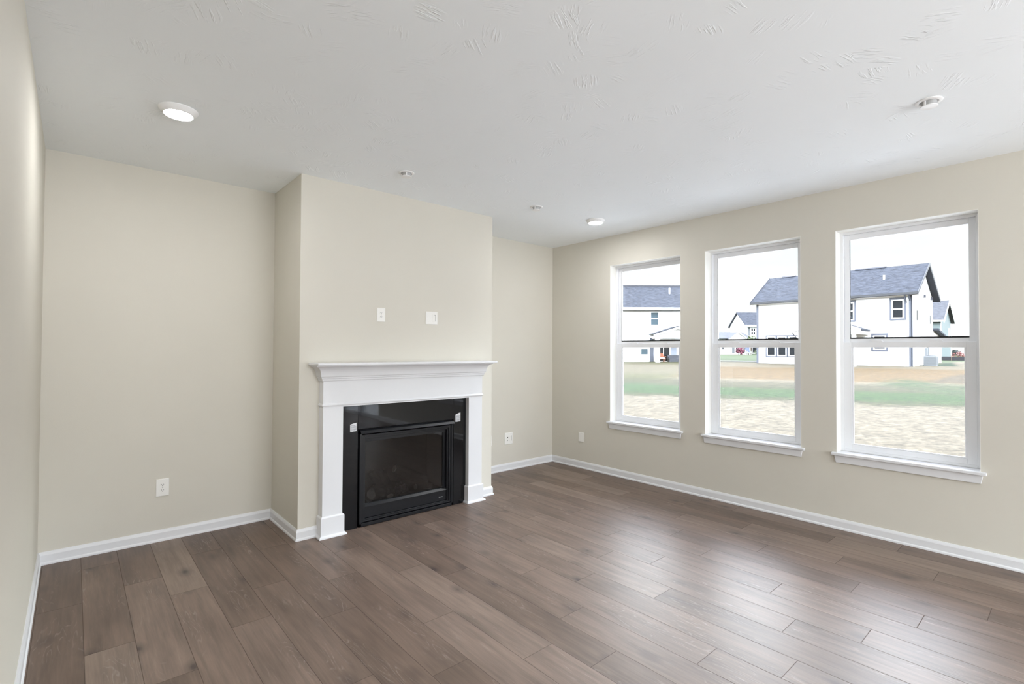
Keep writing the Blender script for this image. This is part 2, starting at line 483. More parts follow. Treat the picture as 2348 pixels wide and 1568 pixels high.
def ground_material():
    mt, nt, b = new_mat('seeded_yard_ground')
    tc = nt.nodes.new('ShaderNodeTexCoord')
    sep = nt.nodes.new('ShaderNodeSeparateXYZ')
    lnk(nt, tc.outputs['Object'], sep.inputs[0])
    X, Y = sep.outputs['X'], sep.outputs['Y']
    big = noise(nt, tc.outputs['Object'], 0.30, 3.0)
    med = noise(nt, vec(nt, nm(nt, 'MULTIPLY', X, 1.0), nm(nt, 'MULTIPLY', Y, 0.45)), 1.6, 5.0, 0.65)
    # straw fibres: noise stretched along the raking direction
    fib = noise(nt, vec(nt, nm(nt, 'MULTIPLY', X, 5.0), nm(nt, 'MULTIPLY', Y, 6.0)), 1.0, 8.0, 0.8, 0.3)
    s = nm(nt, 'ADD', X, nm(nt, 'MULTIPLY', Y, 0.40))
    s = nm(nt, 'ADD', s, nm(nt, 'MULTIPLY', nm(nt, 'SUBTRACT', med, 0.5), 3.2))
    s = nm(nt, 'ADD', s, nm(nt, 'MULTIPLY', nm(nt, 'SUBTRACT', big, 0.5), 2.0))
    straw = (0.305, 0.270, 0.205)
    grass = (0.062, 0.125, 0.036)
    olive = (0.122, 0.124, 0.066)
    tan = (0.252, 0.172, 0.080)
    pale = (0.315, 0.275, 0.195)
    G = 1 / 60.0
    zone = ramp(nt, nm(nt, 'MULTIPLY', s, G),
                [(0.0, straw), (12.4 * G, straw), (13.4 * G, olive), (14.6 * G, grass), (17.4 * G, (0.074, 0.134, 0.040)), (18.6 * G, olive),
                 (21.6 * G, (0.17, 0.155, 0.10)), (23.6 * G, pale), (25.0 * G, tan), (39.0 * G, (0.262, 0.182, 0.086)), (42.5 * G, pale), (1.0, pale)])
    # rough weedy grass in front of the left-hand house
    weeds = ramp(nt, nm(nt, 'MULTIPLY', s, G),
                 [(0.0, straw), (12.4 * G, straw), (13.4 * G, olive), (14.6 * G, grass), (18.0 * G, (0.08, 0.155, 0.055)), (20.5 * G, olive),
                  (24.0 * G, (0.165, 0.165, 0.075)), (30.0 * G, (0.23, 0.205, 0.13)), (42.0 * G, (0.255, 0.225, 0.155)), (50.0 * G, (0.17, 0.175, 0.08)), (1.0, (0.14, 0.16, 0.06))])
    yw = ramp(nt, nm(nt, 'DIVIDE', nm(nt, 'SUBTRACT', nm(nt, 'ADD', Y, nm(nt, 'MULTIPLY', med, 3.0)), nm(nt, 'MULTIPLY', X, 0.42)), 10.0), [(0.22, 0.0), (0.42, 1.0)])
    c = mixc(nt, yw, zone, weeds)
    # green tongue running towards the right-hand house
    ty = nm(nt, 'ABSOLUTE', nm(nt, 'SUBTRACT', X, nm(nt, 'ADD', 22.5, nm(nt, 'MULTIPLY', Y, 1.3))))
    tg = nm(nt, 'MULTIPLY', ramp(nt, nm(nt, 'DIVIDE', ty, 4.0), [(0.35, 1.0), (0.9, 0.0)]),
            ramp(nt, nm(nt, 'DIVIDE', nm(nt, 'ADD', Y, 6.0), 10.0), [(0.70, 1.0), (0.82, 0.0)]))
    tg = nm(nt, 'MULTIPLY', tg, ramp(nt, med, [(0.38, 0.3), (0.55, 1.0)]))
    c = mixc(nt, tg, c, (0.095, 0.14, 0.06))
    # brown bare soil to the right of the lot
    soil = nm(nt, 'MULTIPLY', ramp(nt, nm(nt, 'DIVIDE', nm(nt, 'ADD', Y, 4.0), 8.0), [(0.50, 1.0), (0.56, 0.0)]),
              nm(nt, 'MULTIPLY', ramp(nt, nm(nt, 'DIVIDE', X, 40.0), [(0.60, 0.0), (0.63, 1.0)]), ramp(nt, nm(nt, 'DIVIDE', X, 40.0), [(0.83, 1.0), (0.86, 0.0)])))
    c = mixc(nt, soil, c, (0.17, 0.135, 0.085))
    # far lawns beyond the lots
    far = ramp(nt, nm(nt, 'DIVIDE', X, 100.0), [(0.455, 0.0), (0.475, 1.0)])
    lawn_m = ramp(nt, nm(nt, 'DIVIDE', Y, 40.0), [(0.085, 0.0), (0.105, 1.0), (0.4, 1.0), (0.42, 1.0)])
    c = mixc(nt, nm(nt, 'MULTIPLY', far, lawn_m), c, (0.11, 0.165, 0.060))
    rg = nm(nt, 'MULTIPLY', ramp(nt, nm(nt, 'DIVIDE', nm(nt, 'SUBTRACT', Y, nm(nt, 'MULTIPLY', nm(nt, 'SUBTRACT', X, 46.0), 0.16)), 10.0), [(0.16, 0.0), (0.20, 1.0)]), far)
    c = mixc(nt, nm(nt, 'MULTIPLY', rg, nm(nt, 'SUBTRACT', 1.0, lawn_m)), c, (0.05, 0.10, 0.045))
    c = mixc(nt, 0.85, c, ramp(nt, fib, [(0.36, 0.45), (0.49, 0.97), (0.62, 1.55)]), 'MULTIPLY')
    tuft = noise(nt, vec(nt, nm(nt, 'MULTIPLY', X, 0.9), nm(nt, 'MULTIPLY', Y, 1.5)), 1.6, 6.0, 0.75)
    c = mixc(nt, 0.60, c, ramp(nt, tuft, [(0.34, 0.55), (0.5, 0.98), (0.64, 1.4)]), 'MULTIPLY')
    c = mixc(nt, 1.0, c, (0.190, 0.180, 0.166), 'MULTIPLY')
    lnk(nt, c, b.inputs['Base Color'])
    b.inputs['Roughness'].default_value = 0.95
    b.inputs['Specular IOR Level'].default_value = 0.1
    return mt


M['ground'] = ground_material()


# ------------------------------------------------------------------ mesh helpers
class MB:
    """collects shapes, then links them as one mesh object"""

    def __init__(self):
        self.bm = bmesh.new()

    def box(self, x0, x1, y0, y1, z0, z1):
        x0, x1 = min(x0, x1), max(x0, x1)
        y0, y1 = min(y0, y1), max(y0, y1)
        z0, z1 = min(z0, z1), max(z0, z1)
        v = [self.bm.verts.new(p) for p in ((x0, y0, z0), (x1, y0, z0), (x1, y1, z0), (x0, y1, z0),
                                            (x0, y0, z1), (x1, y0, z1), (x1, y1, z1), (x0, y1, z1))]
        for f in ((0, 3, 2, 1), (4, 5, 6, 7), (0, 1, 5, 4), (1, 2, 6, 5), (2, 3, 7, 6), (3, 0, 4, 7)):
            self.bm.faces.new([v[i] for i in f])
        return self

    def poly(self, pts):
        self.bm.faces.new([self.bm.verts.new(p) for p in pts])
        return self

    def prism(self, pts, d):
        """pts: a planar loop, swept along vector d"""
        d = Vector(d)
        a = [self.bm.verts.new(p) for p in pts]
        b = [self.bm.verts.new(Vector(p) + d) for p in pts]
        n = len(pts)
        self.bm.faces.new(list(reversed(a)))
        self.bm.faces.new(b)
        for i in range(n):
            j = (i + 1) % n
            self.bm.faces.new([a[i], a[j], b[j], b[i]])
        return self

    def bar(self, p, q, r, n=8, r2=None):
        p, q = Vector(p), Vector(q)
        d = (q - p).normalized()
        a = d.orthogonal().normalized()
        b = d.cross(a)
        r2 = r if r2 is None else r2
        rings = []
        for c, rr in ((p, r), (q, r2)):
            rings.append([self.bm.verts.new(c + (a * math.cos(2 * math.pi * k / n) + b * math.sin(2 * math.pi * k / n)) * rr) for k in range(n)])
        for k in range(n):
            l = (k + 1) % n
            self.bm.faces.new([rings[0][k], rings[0][l], rings[1][l], rings[1][k]])
        self.bm.faces.new(list(reversed(rings[0])))
        self.bm.faces.new(rings[1])
        return self

    def lathe(self, prof, c=(0, 0, 0), n=48, close=True):
        """prof: (radius, z) from top to bottom"""
        c = Vector(c)
        rings = []
        for r, z in prof:
            rings.append([self.bm.verts.new(c + Vector((r * math.cos(2 * math.pi * k / n), r * math.sin(2 * math.pi * k / n), z))) for k in range(n)])
        for a, b in zip(rings, rings[1:]):
            for k in range(n):
                l = (k + 1) % n
                self.bm.faces.new([a[k], a[l], b[l], b[k]])
        if close:
            self.bm.faces.new(rings[0])
            self.bm.faces.new(list(reversed(rings[-1])))
        return self

    def leaves(self, c, rad, n, size, seed=1):
        rr = random.Random(seed)
        c = Vector(c)
        for _ in range(n):
            while True:
                p = Vector((rr.uniform(-1, 1), rr.uniform(-1, 1), rr.uniform(-1, 1)))
                if 0.25 < p.length < 1:
                    break
            p = Vector((p.x * rad[0], p.y * rad[1], p.z * rad[2])) + c
            a = Vector((rr.uniform(-1, 1), rr.uniform(-1, 1), rr.uniform(-1, 1))).normalized()
            b = a.orthogonal().normalized()
            e = a.cross(b)
            s = size * rr.uniform(0.6, 1.3)
            self.poly([p - b * s, p + a * s * 0.1 - e * s * 0.55, p + b * s, p + a * s * 0.1 + e * s * 0.55])
        return self

    def build(self, name, mat, parent=None, bevel=0.0, smooth=False, seg=2):
        bm = self.bm
        bmesh.ops.recalc_face_normals(bm, faces=bm.faces)
        if bevel:
            es = [e for e in bm.edges if len(e.link_faces) == 2 and e.calc_face_angle(0) > 0.5]
            bmesh.ops.bevel(bm, geom=es, offset=bevel, segments=seg, profile=0.5, affect='EDGES', clamp_overlap=True)
        me = bpy.data.meshes.new(name)
        bm.to_mesh(me)
        bm.free()
        if smooth:
            for p in me.polygons:
                p.use_smooth = True
        me.materials.append(mat)
        o = bpy.data.objects.new(name, me)
        COL.objects.link(o)
        if parent is not None:
            o.parent = parent
        return o


def smooth_by_angle(o, deg=35):
    me = o.data
    for p in me.polygons:
        p.use_smooth = True
    me.set_sharp_from_angle(angle=math.radians(deg))
    return o


def tag(o, label=None, cat=None, group=None, kind=None):
    if label:
        o['label'] = label
    if cat:
        o['category'] = cat
    if group:
        o['group'] = group
    if kind:
        o['kind'] = kind
    return o


def struct(o, label=None, cat=None):
    return tag(o, label, cat, kind='structure')


def empty(name, loc=(0, 0, 0), rz=0.0):
    o = bpy.data.objects.new(name, None)
    o.empty_display_size = 0.1
    o.location = loc
    o.rotation_euler = (0, 0, rz)
    COL.objects.link(o)
    return o


def children(o):
    return [c for c in bpy.data.objects if c.parent == o]


def copy_tree(o, parent=None):
    c = o.copy()
    COL.objects.link(c)
    c.parent = parent
    for ch in children(o):
        copy_tree(ch, c)
    return c


# ------------------------------------------------------------------ room shell
H = 2.74
W = 4.80            # left wall at x = -W, window wall at x = 0
DEPTH = 9.6         # the open plan runs on behind the camera
CB0, CB1, CD = -3.373, -1.530, 0.655      # chimney breast
FX0, FX1, FZ = -2.93, -2.00, 0.782        # firebox opening
T = 0.15
WIN = [(0.921, 1.810), (2.071, 2.929), (3.188, 4.043)]
WZ0, WZ1 = 0.611, 2.400
DOOR = (6.25, 8.10, 2.05)                 # sliding door further back on the window wall

struct(MB().box(-W - T, T, -DEPTH - T, T, -0.12, 0.0).build('floor', M['floor']), 'grey brown oak plank floor of the room', 'floor')
struct(MB().box(-W - T, T, -DEPTH - T, T, H, H + 0.14).build('ceiling', M['ceiling']), 'white ceiling with a stamped texture', 'ceiling')
struct(MB().box(-W - T, -W, -DEPTH, 0, 0, H).build('wall_left', M['wall']), 'beige wall close along the left edge of the view', 'wall')
struct(MB().box(-W - T, T, 0, T, 0, H).build('wall_back', M['wall']), 'beige wall running behind the chimney breast', 'wall')
wf = MB()
wf.box(-W - T, -4.4, -DEPTH - T, -DEPTH, 0, H)
wf.box(-0.4, T, -DEPTH - T, -DEPTH, 0, H)
wf.box(-4.4, -0.4, -DEPTH - T, -DEPTH, 0, 0.3)
wf.box(-4.4, -0.4, -DEPTH - T, -DEPTH, 2.4, H)
struct(wf.build('wall_front', M['wall']), 'beige wall at the far end behind the camera', 'wall')

# chimney breast with the firebox opening
cb = MB()
cb.box(CB0, FX0, -CD, 0, 0, H)
cb.box(FX1, CB1, -CD, 0, 0, H)
cb.box(FX0, FX1, -CD, 0, FZ, H)
struct(cb.build('wall_chimney', M['wall']), 'beige chimney breast that projects around the fireplace', 'wall')

# window wall, pierced by three windows and the sliding door
ww = MB()
ys = [0.0]
for a, b in WIN:
    ww.box(0, T, -a, -ys[-1], 0, H)
    ww.box(0, T, -b, -a, 0, WZ0 - 0.002)
    ww.box(0, T, -b, -a, WZ1, H)
    ys.append(b)
ww.box(0, T, -DOOR[0], -ys[-1], 0, H)
ww.box(0, T, -DOOR[1], -DOOR[0], DOOR[2], H)
ww.box(0, T, -DEPTH, -DOOR[1], 0, H)
struct(ww.build('wall_right', M['wall']), 'beige wall with the three tall windows', 'wall')


# baseboards: a profile swept along the foot of the walls with mitred corners
PROF = [(0.0, 0.0), (0.0195, 0.0), (0.0195, 0.008), (0.0175, 0.014), (0.0125, 0.019), (0.0125, 0.062), (0.0105, 0.070), (0.0075, 0.078), (0.0055, 0.083), (0.0, 0.083)]


def baseboard(name, label, path, i0, i1, prof=PROF):
    pts = [Vector((p[0], p[1], 0)) for p in path]
    nrm = []
    for a, b in zip(pts, pts[1:]):
        d = (b - a).normalized()
        nrm.append(Vector((d.y, -d.x, 0)))
    mit = []
    for i in range(len(pts)):
        if i == 0:
            mit.append(nrm[0])
        elif i == len(pts) - 1:
            mit.append(nrm[-1])
        else:
            s = nrm[i - 1] + nrm[i]
            mit.append(s / (1 + nrm[i - 1].dot(nrm[i])))
    mb = MB()
    prev = None
    first = None
    for i in range(i0, i1 + 1):
        ring = [mb.bm.verts.new(pts[i] + mit[i] * o + Vector((0, 0, z))) for o, z in prof]
        if prev:
            for k in range(len(prof)):
                l = (k + 1) % len(prof)
                mb.bm.faces.new([prev[k], prev[l], ring[l], ring[k]])
        else:
            first = ring
        prev = ring
    mb.bm.faces.new(first)
    mb.bm.faces.new(list(reversed(prev)))
    return struct(mb.build(name, M['trim']), label, 'baseboard')


MX0, MX1 = -3.222, -1.711          # mantel legs, outer faces
pathA = [(-W, -DEPTH), (-W, 0), (CB0, 0), (CB0, -CD), (MX0 - 0.002, -CD)]
baseboard('baseboard_left', 'white baseboard along the left wall', pathA, 0, 1)
baseboard('baseboard_alcove', 'white baseboard of the left alcove and the left side of the chimney', pathA, 1, 4)
pathB = [(MX1 + 0.002, -CD), (CB1, -CD), (CB1, 0), (0, 0), (0, -DOOR[0] + 0.05)]
baseboard('baseboard_nook', 'white baseboard from the mantel round the chimney to the corner', pathB, 0, 3)
baseboard('baseboard_right', 'white baseboard below the three windows', pathB, 3, 4)


# ------------------------------------------------------------------ windows
def make_window(n, ya, yb, label):
    """single-hung vinyl window in a drywall return; ya is the end nearer the fireplace"""
    y0, y1 = -yb, -ya
    w = struct(empty('window_%d' % n, (0.0, (y0 + y1) / 2, WZ0)), label, 'window')
    h = (y1 - y0) / 2
    z1 = WZ1 - WZ0
    FD = 0.108                      # depth of the painted return
    # painted return on both sides and the head
    r = MB()
    e = 0.003
    r.box(0.0, FD, h - e, h, 0, z1)
    r.box(0.0, FD, -h, -h + e, 0, z1)
    r.box(0.0, FD, -h + e, h - e, z1 - e, z1)
    r.build('return', M['jamb'], w)
    # outer frame
    f = MB()
    fw = 0.026
    f.box(FD, FD + 0.07, h - fw, h, 0, z1)
    f.box(FD, FD + 0.07, -h, -h + fw, 0, z1)
    f.box(FD, FD + 0.07, -h + fw, h - fw, z1 - 0.024, z1)
    f.box(FD, FD + 0.07, -h + fw, h - fw, 0, 0.020)
    f.build('frame', M['vinyl'], w, bevel=0.002)
    # upper sash, set further out
    zm = 1.525 - WZ0               # top of meeting rail
    sx0, sx1 = FD + 0.022, FD + 0.046
    s = MB()
    si = 0.066
    s.box(sx0, sx1, h - si, h - fw, zm - 0.03, z1 - 0.024)
    s.box(sx0, sx1, -h + fw, -h + si, zm - 0.03, z1 - 0.024)
    s.box(sx0, sx1, -h + si, h - si, z1 - 0.066, z1 - 0.024)
    s.box(sx0, sx1, -h + si, h - si, zm - 0.03, zm)
    us = s.build('upper_sash', M['vinyl'], w, bevel=0.003)
    MB().box(sx0 + 0.010, sx0 + 0.014, -h + si - 0.004, h - si + 0.004, zm - 0.004, z1 - 0.062).build('pane', M['glass'], us)
    sp = MB()
    sp.box(sx0 - 0.001, sx0 + 0.009, -h + si, h - si, zm, zm + 0.011)
    sp.box(sx0 + 0.002, sx0 + 0.009, h - si - 0.003, h - si, zm, z1 - 0.066)
    sp.build('glazing_seal', M['spacer'], us)
    # lower sash, nearer the room
    lx0, lx1 = FD + 0.002, FD + 0.021
    s = MB()
    li = 0.080
    s.box(lx0, lx1, h - li, h - fw, 0.02, zm - 0.027)
    s.box(lx0, lx1, -h + fw, -h + li, 0.02, zm - 0.027)
    s.box(lx0, lx1, -h + li, h - li, zm - 0.070, zm - 0.027)
    s.box(lx0, lx1, -h + li, h - li, 0.02, 0.058)
    # inner glazing bead
    s.box(lx0 + 0.006, lx1, h - li - 0.012, h - li, 0.058, zm - 0.070)
    s.box(lx0 + 0.006, lx1, -h + li, -h + li + 0.012, 0.058, zm - 0.070)
    s.box(lx0 + 0.006, lx1, -h + li + 0.012, h - li - 0.012, 0.058, 0.068)
    ls = s.build('lower_sash', M['vinyl'], w, bevel=0.002)
    MB().box(lx0 + 0.012, lx0 + 0.016, -h + li + 0.002, h - li - 0.002, 0.06, zm - 0.068).build('pane', M['glass'], ls)
    for sgn in (-1, 1):
        lk = MB()
        lk.prism([(lx0 + 0.002, sgn * h * 0.42 - 0.045, zm - 0.027), (lx0 + 0.002, sgn * h * 0.42 + 0.045, zm - 0.027),
                  (lx0 + 0.002, sgn * h * 0.42 + 0.030, zm - 0.012), (lx0 + 0.002, sgn * h * 0.42 - 0.030, zm - 0.012)], (0.016, 0, 0))
        lk.build('sash_lock', M['vinyl'], ls, bevel=0.002)
    # stool and apron
    st = MB()
    st.box(-0.034, 0.0, -h - 0.030, h + 0.030, -0.022, 0.0)
    st.box(0.0, FD, -h, h, -0.022, 0.0)
    st.build('sill', M['trim'], w, bevel=0.004)
    ap = MB()
    ap.prism([(-0.001, -h - 0.012, -0.022), (-0.001, h + 0.012, -0.022), (-0.001, h + 0.002, -0.080), (-0.001, -h - 0.002, -0.080)], (-0.015, 0, 0))
    ap.build('apron', M['trim'], w, bevel=0.003)
    return w


make_window(1, *WIN[0], 'white framed window nearest the corner by the fireplace')
make_window(2, *WIN[1], 'white framed window in the middle of the three')
make_window(3, *WIN[2], 'white framed window at the right, furthest from the fireplace')

# sliding glass door, behind the camera on the same wall
d = struct(empty('door_1', (0, -(DOOR[0] + DOOR[1]) / 2, 0)), 'white sliding glass door further along the window wall', 'door')
hw = (DOOR[1] - DOOR[0]) / 2
f = MB()
for a, b in ((-hw, -hw + 0.07), (-0.04, 0.04), (hw - 0.07, hw)):
    f.box(0.04, 0.12, a, b, 0.0, DOOR[2])
f.box(0.04, 0.12, -hw, hw, DOOR[2] - 0.07, DOOR[2])
f.box(0.04, 0.12, -hw, hw, 0.0, 0.07)
f.build('frame', M['vinyl'], d)
for a, b in ((-hw + 0.07, -0.04), (0.04, hw - 0.07)):
    MB().box(0.075, 0.08, a, b, 0.07, DOOR[2] - 0.07).build('pane', M['glass'], d)


w4 = struct(empty('window_4', (-2.4, -DEPTH, 0.3)), 'added wide window behind the camera, unseen, around the wash light', 'window')  # made-up opening and frame for the added wash light
f = MB()
for a, b in ((-2.0, -1.93), (-0.69, -0.62), (0.62, 0.69), (1.93, 2.0)):
    f.box(a, b, -0.12, -0.05, 0, 2.1)
f.box(-2.0, 2.0, -0.12, -0.05, 0, 0.06)
f.box(-2.0, 2.0, -0.12, -0.05, 2.04, 2.1)
f.build('frame', M['vinyl'], w4)
MB().box(-1.95, 1.95, -0.09, -0.085, 0.04, 2.06).build('pane', M['glass'], w4)


# ------------------------------------------------------------------ mantel
CX = (MX0 + MX1) / 2
YB = -CD                      # face of the chimney breast
YF = -0.735                   # face of the legs
ox0, ox1 = -3.066, -1.866     # inner edges of the legs
OT = 0.978                    # underside of the frieze
mantel = tag(empty('fireplace_mantel', (CX, YB, 0)), 'white painted wooden mantel with crown moulded shelf around the black fireplace', 'mantel')


def loc(o, parent):
    """parts were modelled in world coordinates: bring them into their thing's frame"""
    o.data.transform(Matrix.Translation(-parent.location))
    return o


def collar(mb, x0, x1, yf, yb, prof):
    """sweeps (offset, z) round the left, front and right of a box"""
    rings = []
    for o, z in prof:
        rings.append([mb.bm.verts.new(p) for p in ((x0 - o, yb, z), (x0 - o, yf - o, z), (x1 + o, yf - o, z), (x1 + o, yb, z))])
    for a, b in zip(rings, rings[1:]):
        for k in range(3):
            mb.bm.faces.new([a[k], a[k + 1], b[k + 1], b[k]])
        mb.bm.faces.new([a[3], a[0], b[0], b[3]])
    mb.bm.faces.new(rings[0])
    mb.bm.faces.new(list(reversed(rings[-1])))
    return mb


loc(MB().box(-3.307, -1.623, -0.858, YB, 1.300, 1.318).build('shelf', M['trim'], mantel, bevel=0.004), mantel)
crown = collar(MB(), MX0, MX1, YF, YB, [(0.0, 1.178), (0.008, 1.178), (0.012, 1.184), (0.013, 1.196), (0.019, 1.199), (0.020, 1.209), (0.026, 1.214), (0.028, 1.222),
                                        (0.030, 1.240), (0.035, 1.256), (0.043, 1.270), (0.054, 1.281), (0.066, 1.288), (0.078, 1.292), (0.078, 1.300), (0.0, 1.300)])
smooth_by_angle(loc(crown.build('crown_moulding', M['trim'], mantel), mantel), 25)
fr = MB().box(MX0, MX1, YF, YB, OT, 1.178)
collar(fr, MX0, MX1, YF, YB, [(0.0, 0.988), (0.006, 0.989), (0.009, 0.993), (0.009, 0.998), (0.005, 1.004), (0.0, 1.010)])
loc(fr.build('frieze', M['trim'], mantel), mantel)
for x0, x1 in ((MX0, ox0), (ox1, MX1)):
    lg = MB().box(x0, x1, YF, YB, 0.155, OT)
    # narrow inner bead beside the opening
    loc(lg.build('leg', M['trim'], mantel, bevel=0.0015), mantel)
    pl = MB()
    collar(pl, x0, x1, YF, YB, [(0.028, 0.0), (0.028, 0.008), (0.024, 0.015), (0.016, 0.019), (0.0125, 0.021), (0.0125, 0.150), (0.009, 0.155), (0.0, 0.160)])
    loc(pl.build('plinth', M['trim'], mantel), mantel)

# ------------------------------------------------------------------ fireplace
fp = tag(empty('gas_fireplace', (CX, YB, 0)), 'black gas fireplace with polished stone surround and glass front', 'fireplace')
YG = -0.690
xi0, xi1 = -2.925, -2.003
e = 0.0015
loc(MB().box(ox0 + e, xi0, YG, YB, 0, OT - e).build('stone_side_slab', M['granite'], fp, bevel=0.001), fp)
loc(MB().box(xi1, ox1 - e, YG, YB, 0, OT - e).build('stone_side_slab', M['granite'], fp, bevel=0.001), fp)
loc(MB().box(xi0 + e, xi1 - e, YG, YB, 0.784, OT - e).build('stone_header_slab', M['granite'], fp, bevel=0.001), fp)

fx0, fx1 = xi0 + 0.012, xi1 - 0.012
fm = MB()                     # outer face of the insert
fm.box(fx0, fx0 + 0.018, -0.700, YB + 0.004, 0.004, 0.745)
fm.box(fx1 - 0.018, fx1, -0.700, YB + 0.004, 0.004, 0.745)
fm.box(fx0, fx1, -0.700, YB + 0.004, 0.004, 0.030)
loc(fm.build('outer_frame', M['blackmetal'], fp, bevel=0.002), fp)
hd = MB()
hd.prism([(fx0, YB + 0.004, 0.744), (fx0, -0.722, 0.744), (fx0, -0.728, 0.750), (fx0, -0.712, 0.770), (fx0, -0.690, 0.779), (fx0, YB + 0.004, 0.780)], (fx1 - fx0, 0, 0))
loc(hd.build('hood', M['blackmetal'], fp, bevel=0.0015), fp)
ifm = MB()                    # stepped inner frame that carries the glass
ix0, ix1 = fx0 + 0.020, fx1 - 0.020
iz0, iz1 = 0.036, 0.734
for yy0, yy1, wd in ((-0.692, YB + 0.01, 0.020), (-0.682, YB + 0.02, 0.036)):
    ifm.box(ix0, ix0 + wd, yy0, yy1, iz0, iz1)
    ifm.box(ix1 - wd, ix1, yy0, yy1, iz0, iz1)
    ifm.box(ix0 + wd, ix1 - wd, yy0, yy1, iz1 - wd, iz1)
    ifm.box(ix0 + wd, ix1 - wd, yy0, yy1, iz0, iz0 + wd * 0.6)
loc(ifm.build('inner_frame', M['blackmetal'], fp, bevel=0.002), fp)
gz0, gz1 = 0.165, 0.672
bp_ = MB()
bp_.box(ix0 + 0.037, ix1 - 0.037, -0.674, YB + 0.03, iz0 + 0.024, gz0 - 0.016)
loc(bp_.build('lower_panel', M['blackmetal'], fp, bevel=0.002), fp)
bp_ = MB()
bp_.prism([(ix0 + 0.037, -0.684, gz0 - 0.014), (ix0 + 0.037, -0.664, gz0 + 0.004), (ix0 + 0.037, -0.640, gz0 + 0.004), (ix0 + 0.037, -0.640, gz0 - 0.014)], (ix1 - ix0 - 0.074, 0, 0))
loc(bp_.build('ledge', M['blackmetal'], fp, bevel=0.001), fp)
bp_ = MB()
bp_.box(ix0 + 0.037, ix1 - 0.037, -0.662, YB + 0.035, gz1, iz1 - 0.037)
bp_.box(ix1 - 0.062, ix1 - 0.037, -0.655, YB + 0.035, gz0 + 0.004, gz1)
bp_.box(ix0 + 0.037, ix0 + 0.045, -0.655, YB + 0.035, gz0 + 0.004, gz1)
loc(bp_.build('glass_surround', M['blackmetal'], fp, bevel=0.001), fp)
loc(MB().box(ix0 + 0.040, ix1 - 0.040, -0.648, -0.643, gz0 + 0.002, gz1 + 0.01).build('glass_front', M['fireglass'], fp), fp)
bd = MB()                     # small illegible maker's mark
x = ix1 - 0.115
for k, w_ in enumerate((0.004, 0.003, 0.005, 0.004, 0.003, 0.005, 0.004)):
    bd.box(x, x + w_, -0.6748, -0.6738, 0.090, 0.090 + (0.010 if k in (0, 4) else 0.007))
    x += w_ + 0.0022
loc(bd.build('maker_mark', M['silver'], fp), fp)
fb = MB()                     # firebox lining
b0, b1, by = FX0 + 0.004, FX1 - 0.004, -0.24
fb.box(b0, b0 + 0.02, -0.615, by, 0.02, 0.778)
fb.box(b1 - 0.02, b1, -0.615, by, 0.02, 0.778)
fb.box(b0 + 0.02, b1 - 0.02, by - 0.02, by, 0.02, 0.778)
fb.box(b0 + 0.02, b1 - 0.02, -0.615, by - 0.02, 0.02, 0.13)
fb.box(b0 + 0.02, b1 - 0.02, -0.615, by - 0.02, 0.74, 0.778)
loc(fb.build('firebox', M['firebrick'], fp), fp)


def log(p, q, r, ends=(True, True)):
    p, q = Vector(p), Vector(q)
    dd = (q - p).normalized()
    a = dd.orthogonal().normalized()
    b_ = dd.cross(a)
    mb = MB()
    rr = random.Random(int(1000 * (p.x + q.z)))
    n, ns = 14, 9
    rings = []
    for i in range(ns):
        t = i / (ns - 1)
        c = p.lerp(q, t) + a * math.sin(t * 5) * r * 0.12
        rings.append([mb.bm.verts.new(c + (a * math.cos(2 * math.pi * k / n) + b_ * math.sin(2 * math.pi * k / n)) * r * (1 + rr.uniform(-0.14, 0.14))) for k in range(n)])
    for u_, v_ in zip(rings, rings[1:]):
        for k in range(n):
            l = (k + 1) % n
            mb.bm.faces.new([u_[k], u_[l], v_[l], v_[k]])
    mb.bm.faces.new(rings[0])
    mb.bm.faces.new(rings[-1])
    o = loc(mb.build('ceramic_log', M['log'], fp), fp)
    for flag, c, s in ((ends[0], p, -1), (ends[1], q, 1)):
        if flag:
            loc(MB().bar(c + dd * s * 0.001, c + dd * s * 0.006, r * 0.82, 12, r * 0.72).build('cut_end', M['logend'], o), fp)


log((-2.760, -0.590, 0.215), (-2.42, -0.40, 0.200), 0.052)
log((-2.640, -0.395, 0.185), (-2.15, -0.44, 0.190), 0.055)
log((-2.590, -0.600, 0.175), (-2.56, -0.40, 0.340), 0.034)
log((-2.700, -0.460, 0.370), (-2.62, -0.52, 0.190), 0.032)
log((-2.500, -0.500, 0.370), (-2.19, -0.52, 0.230), 0.040)
log((-2.330, -0.575, 0.200), (-2.16, -0.545, 0.180), 0.030)
em = MB()
rr = random.Random(3)
for k in range(70):
    cx_, cy_ = rr.uniform(-2.68, -2.38), rr.uniform(-0.59, -0.46)
    s = rr.uniform(0.008, 0.018)
    em.lathe([(s * 0.2, s), (s, s * 0.3), (s * 0.8, -s * 0.6)], (cx_, cy_, 0.155 + rr.uniform(0, 0.07) + 0.12 * max(0, 0.1 - abs(cx_ + 2.56))), 6)
tag(loc(em.build('ember_bed', M['ember'], fp), fp), kind='stuff')
gt = MB()
for k in range(7):
    xx = -2.74 + k * 0.10
    gt.bar((xx, -0.60, 0.132), (xx, -0.30, 0.132), 0.007, 6)
gt.bar((-2.76, -0.585, 0.14), (-2.12, -0.585, 0.14), 0.008, 6)
loc(gt.build('burner_grate', M['blackmetal'], fp), fp)


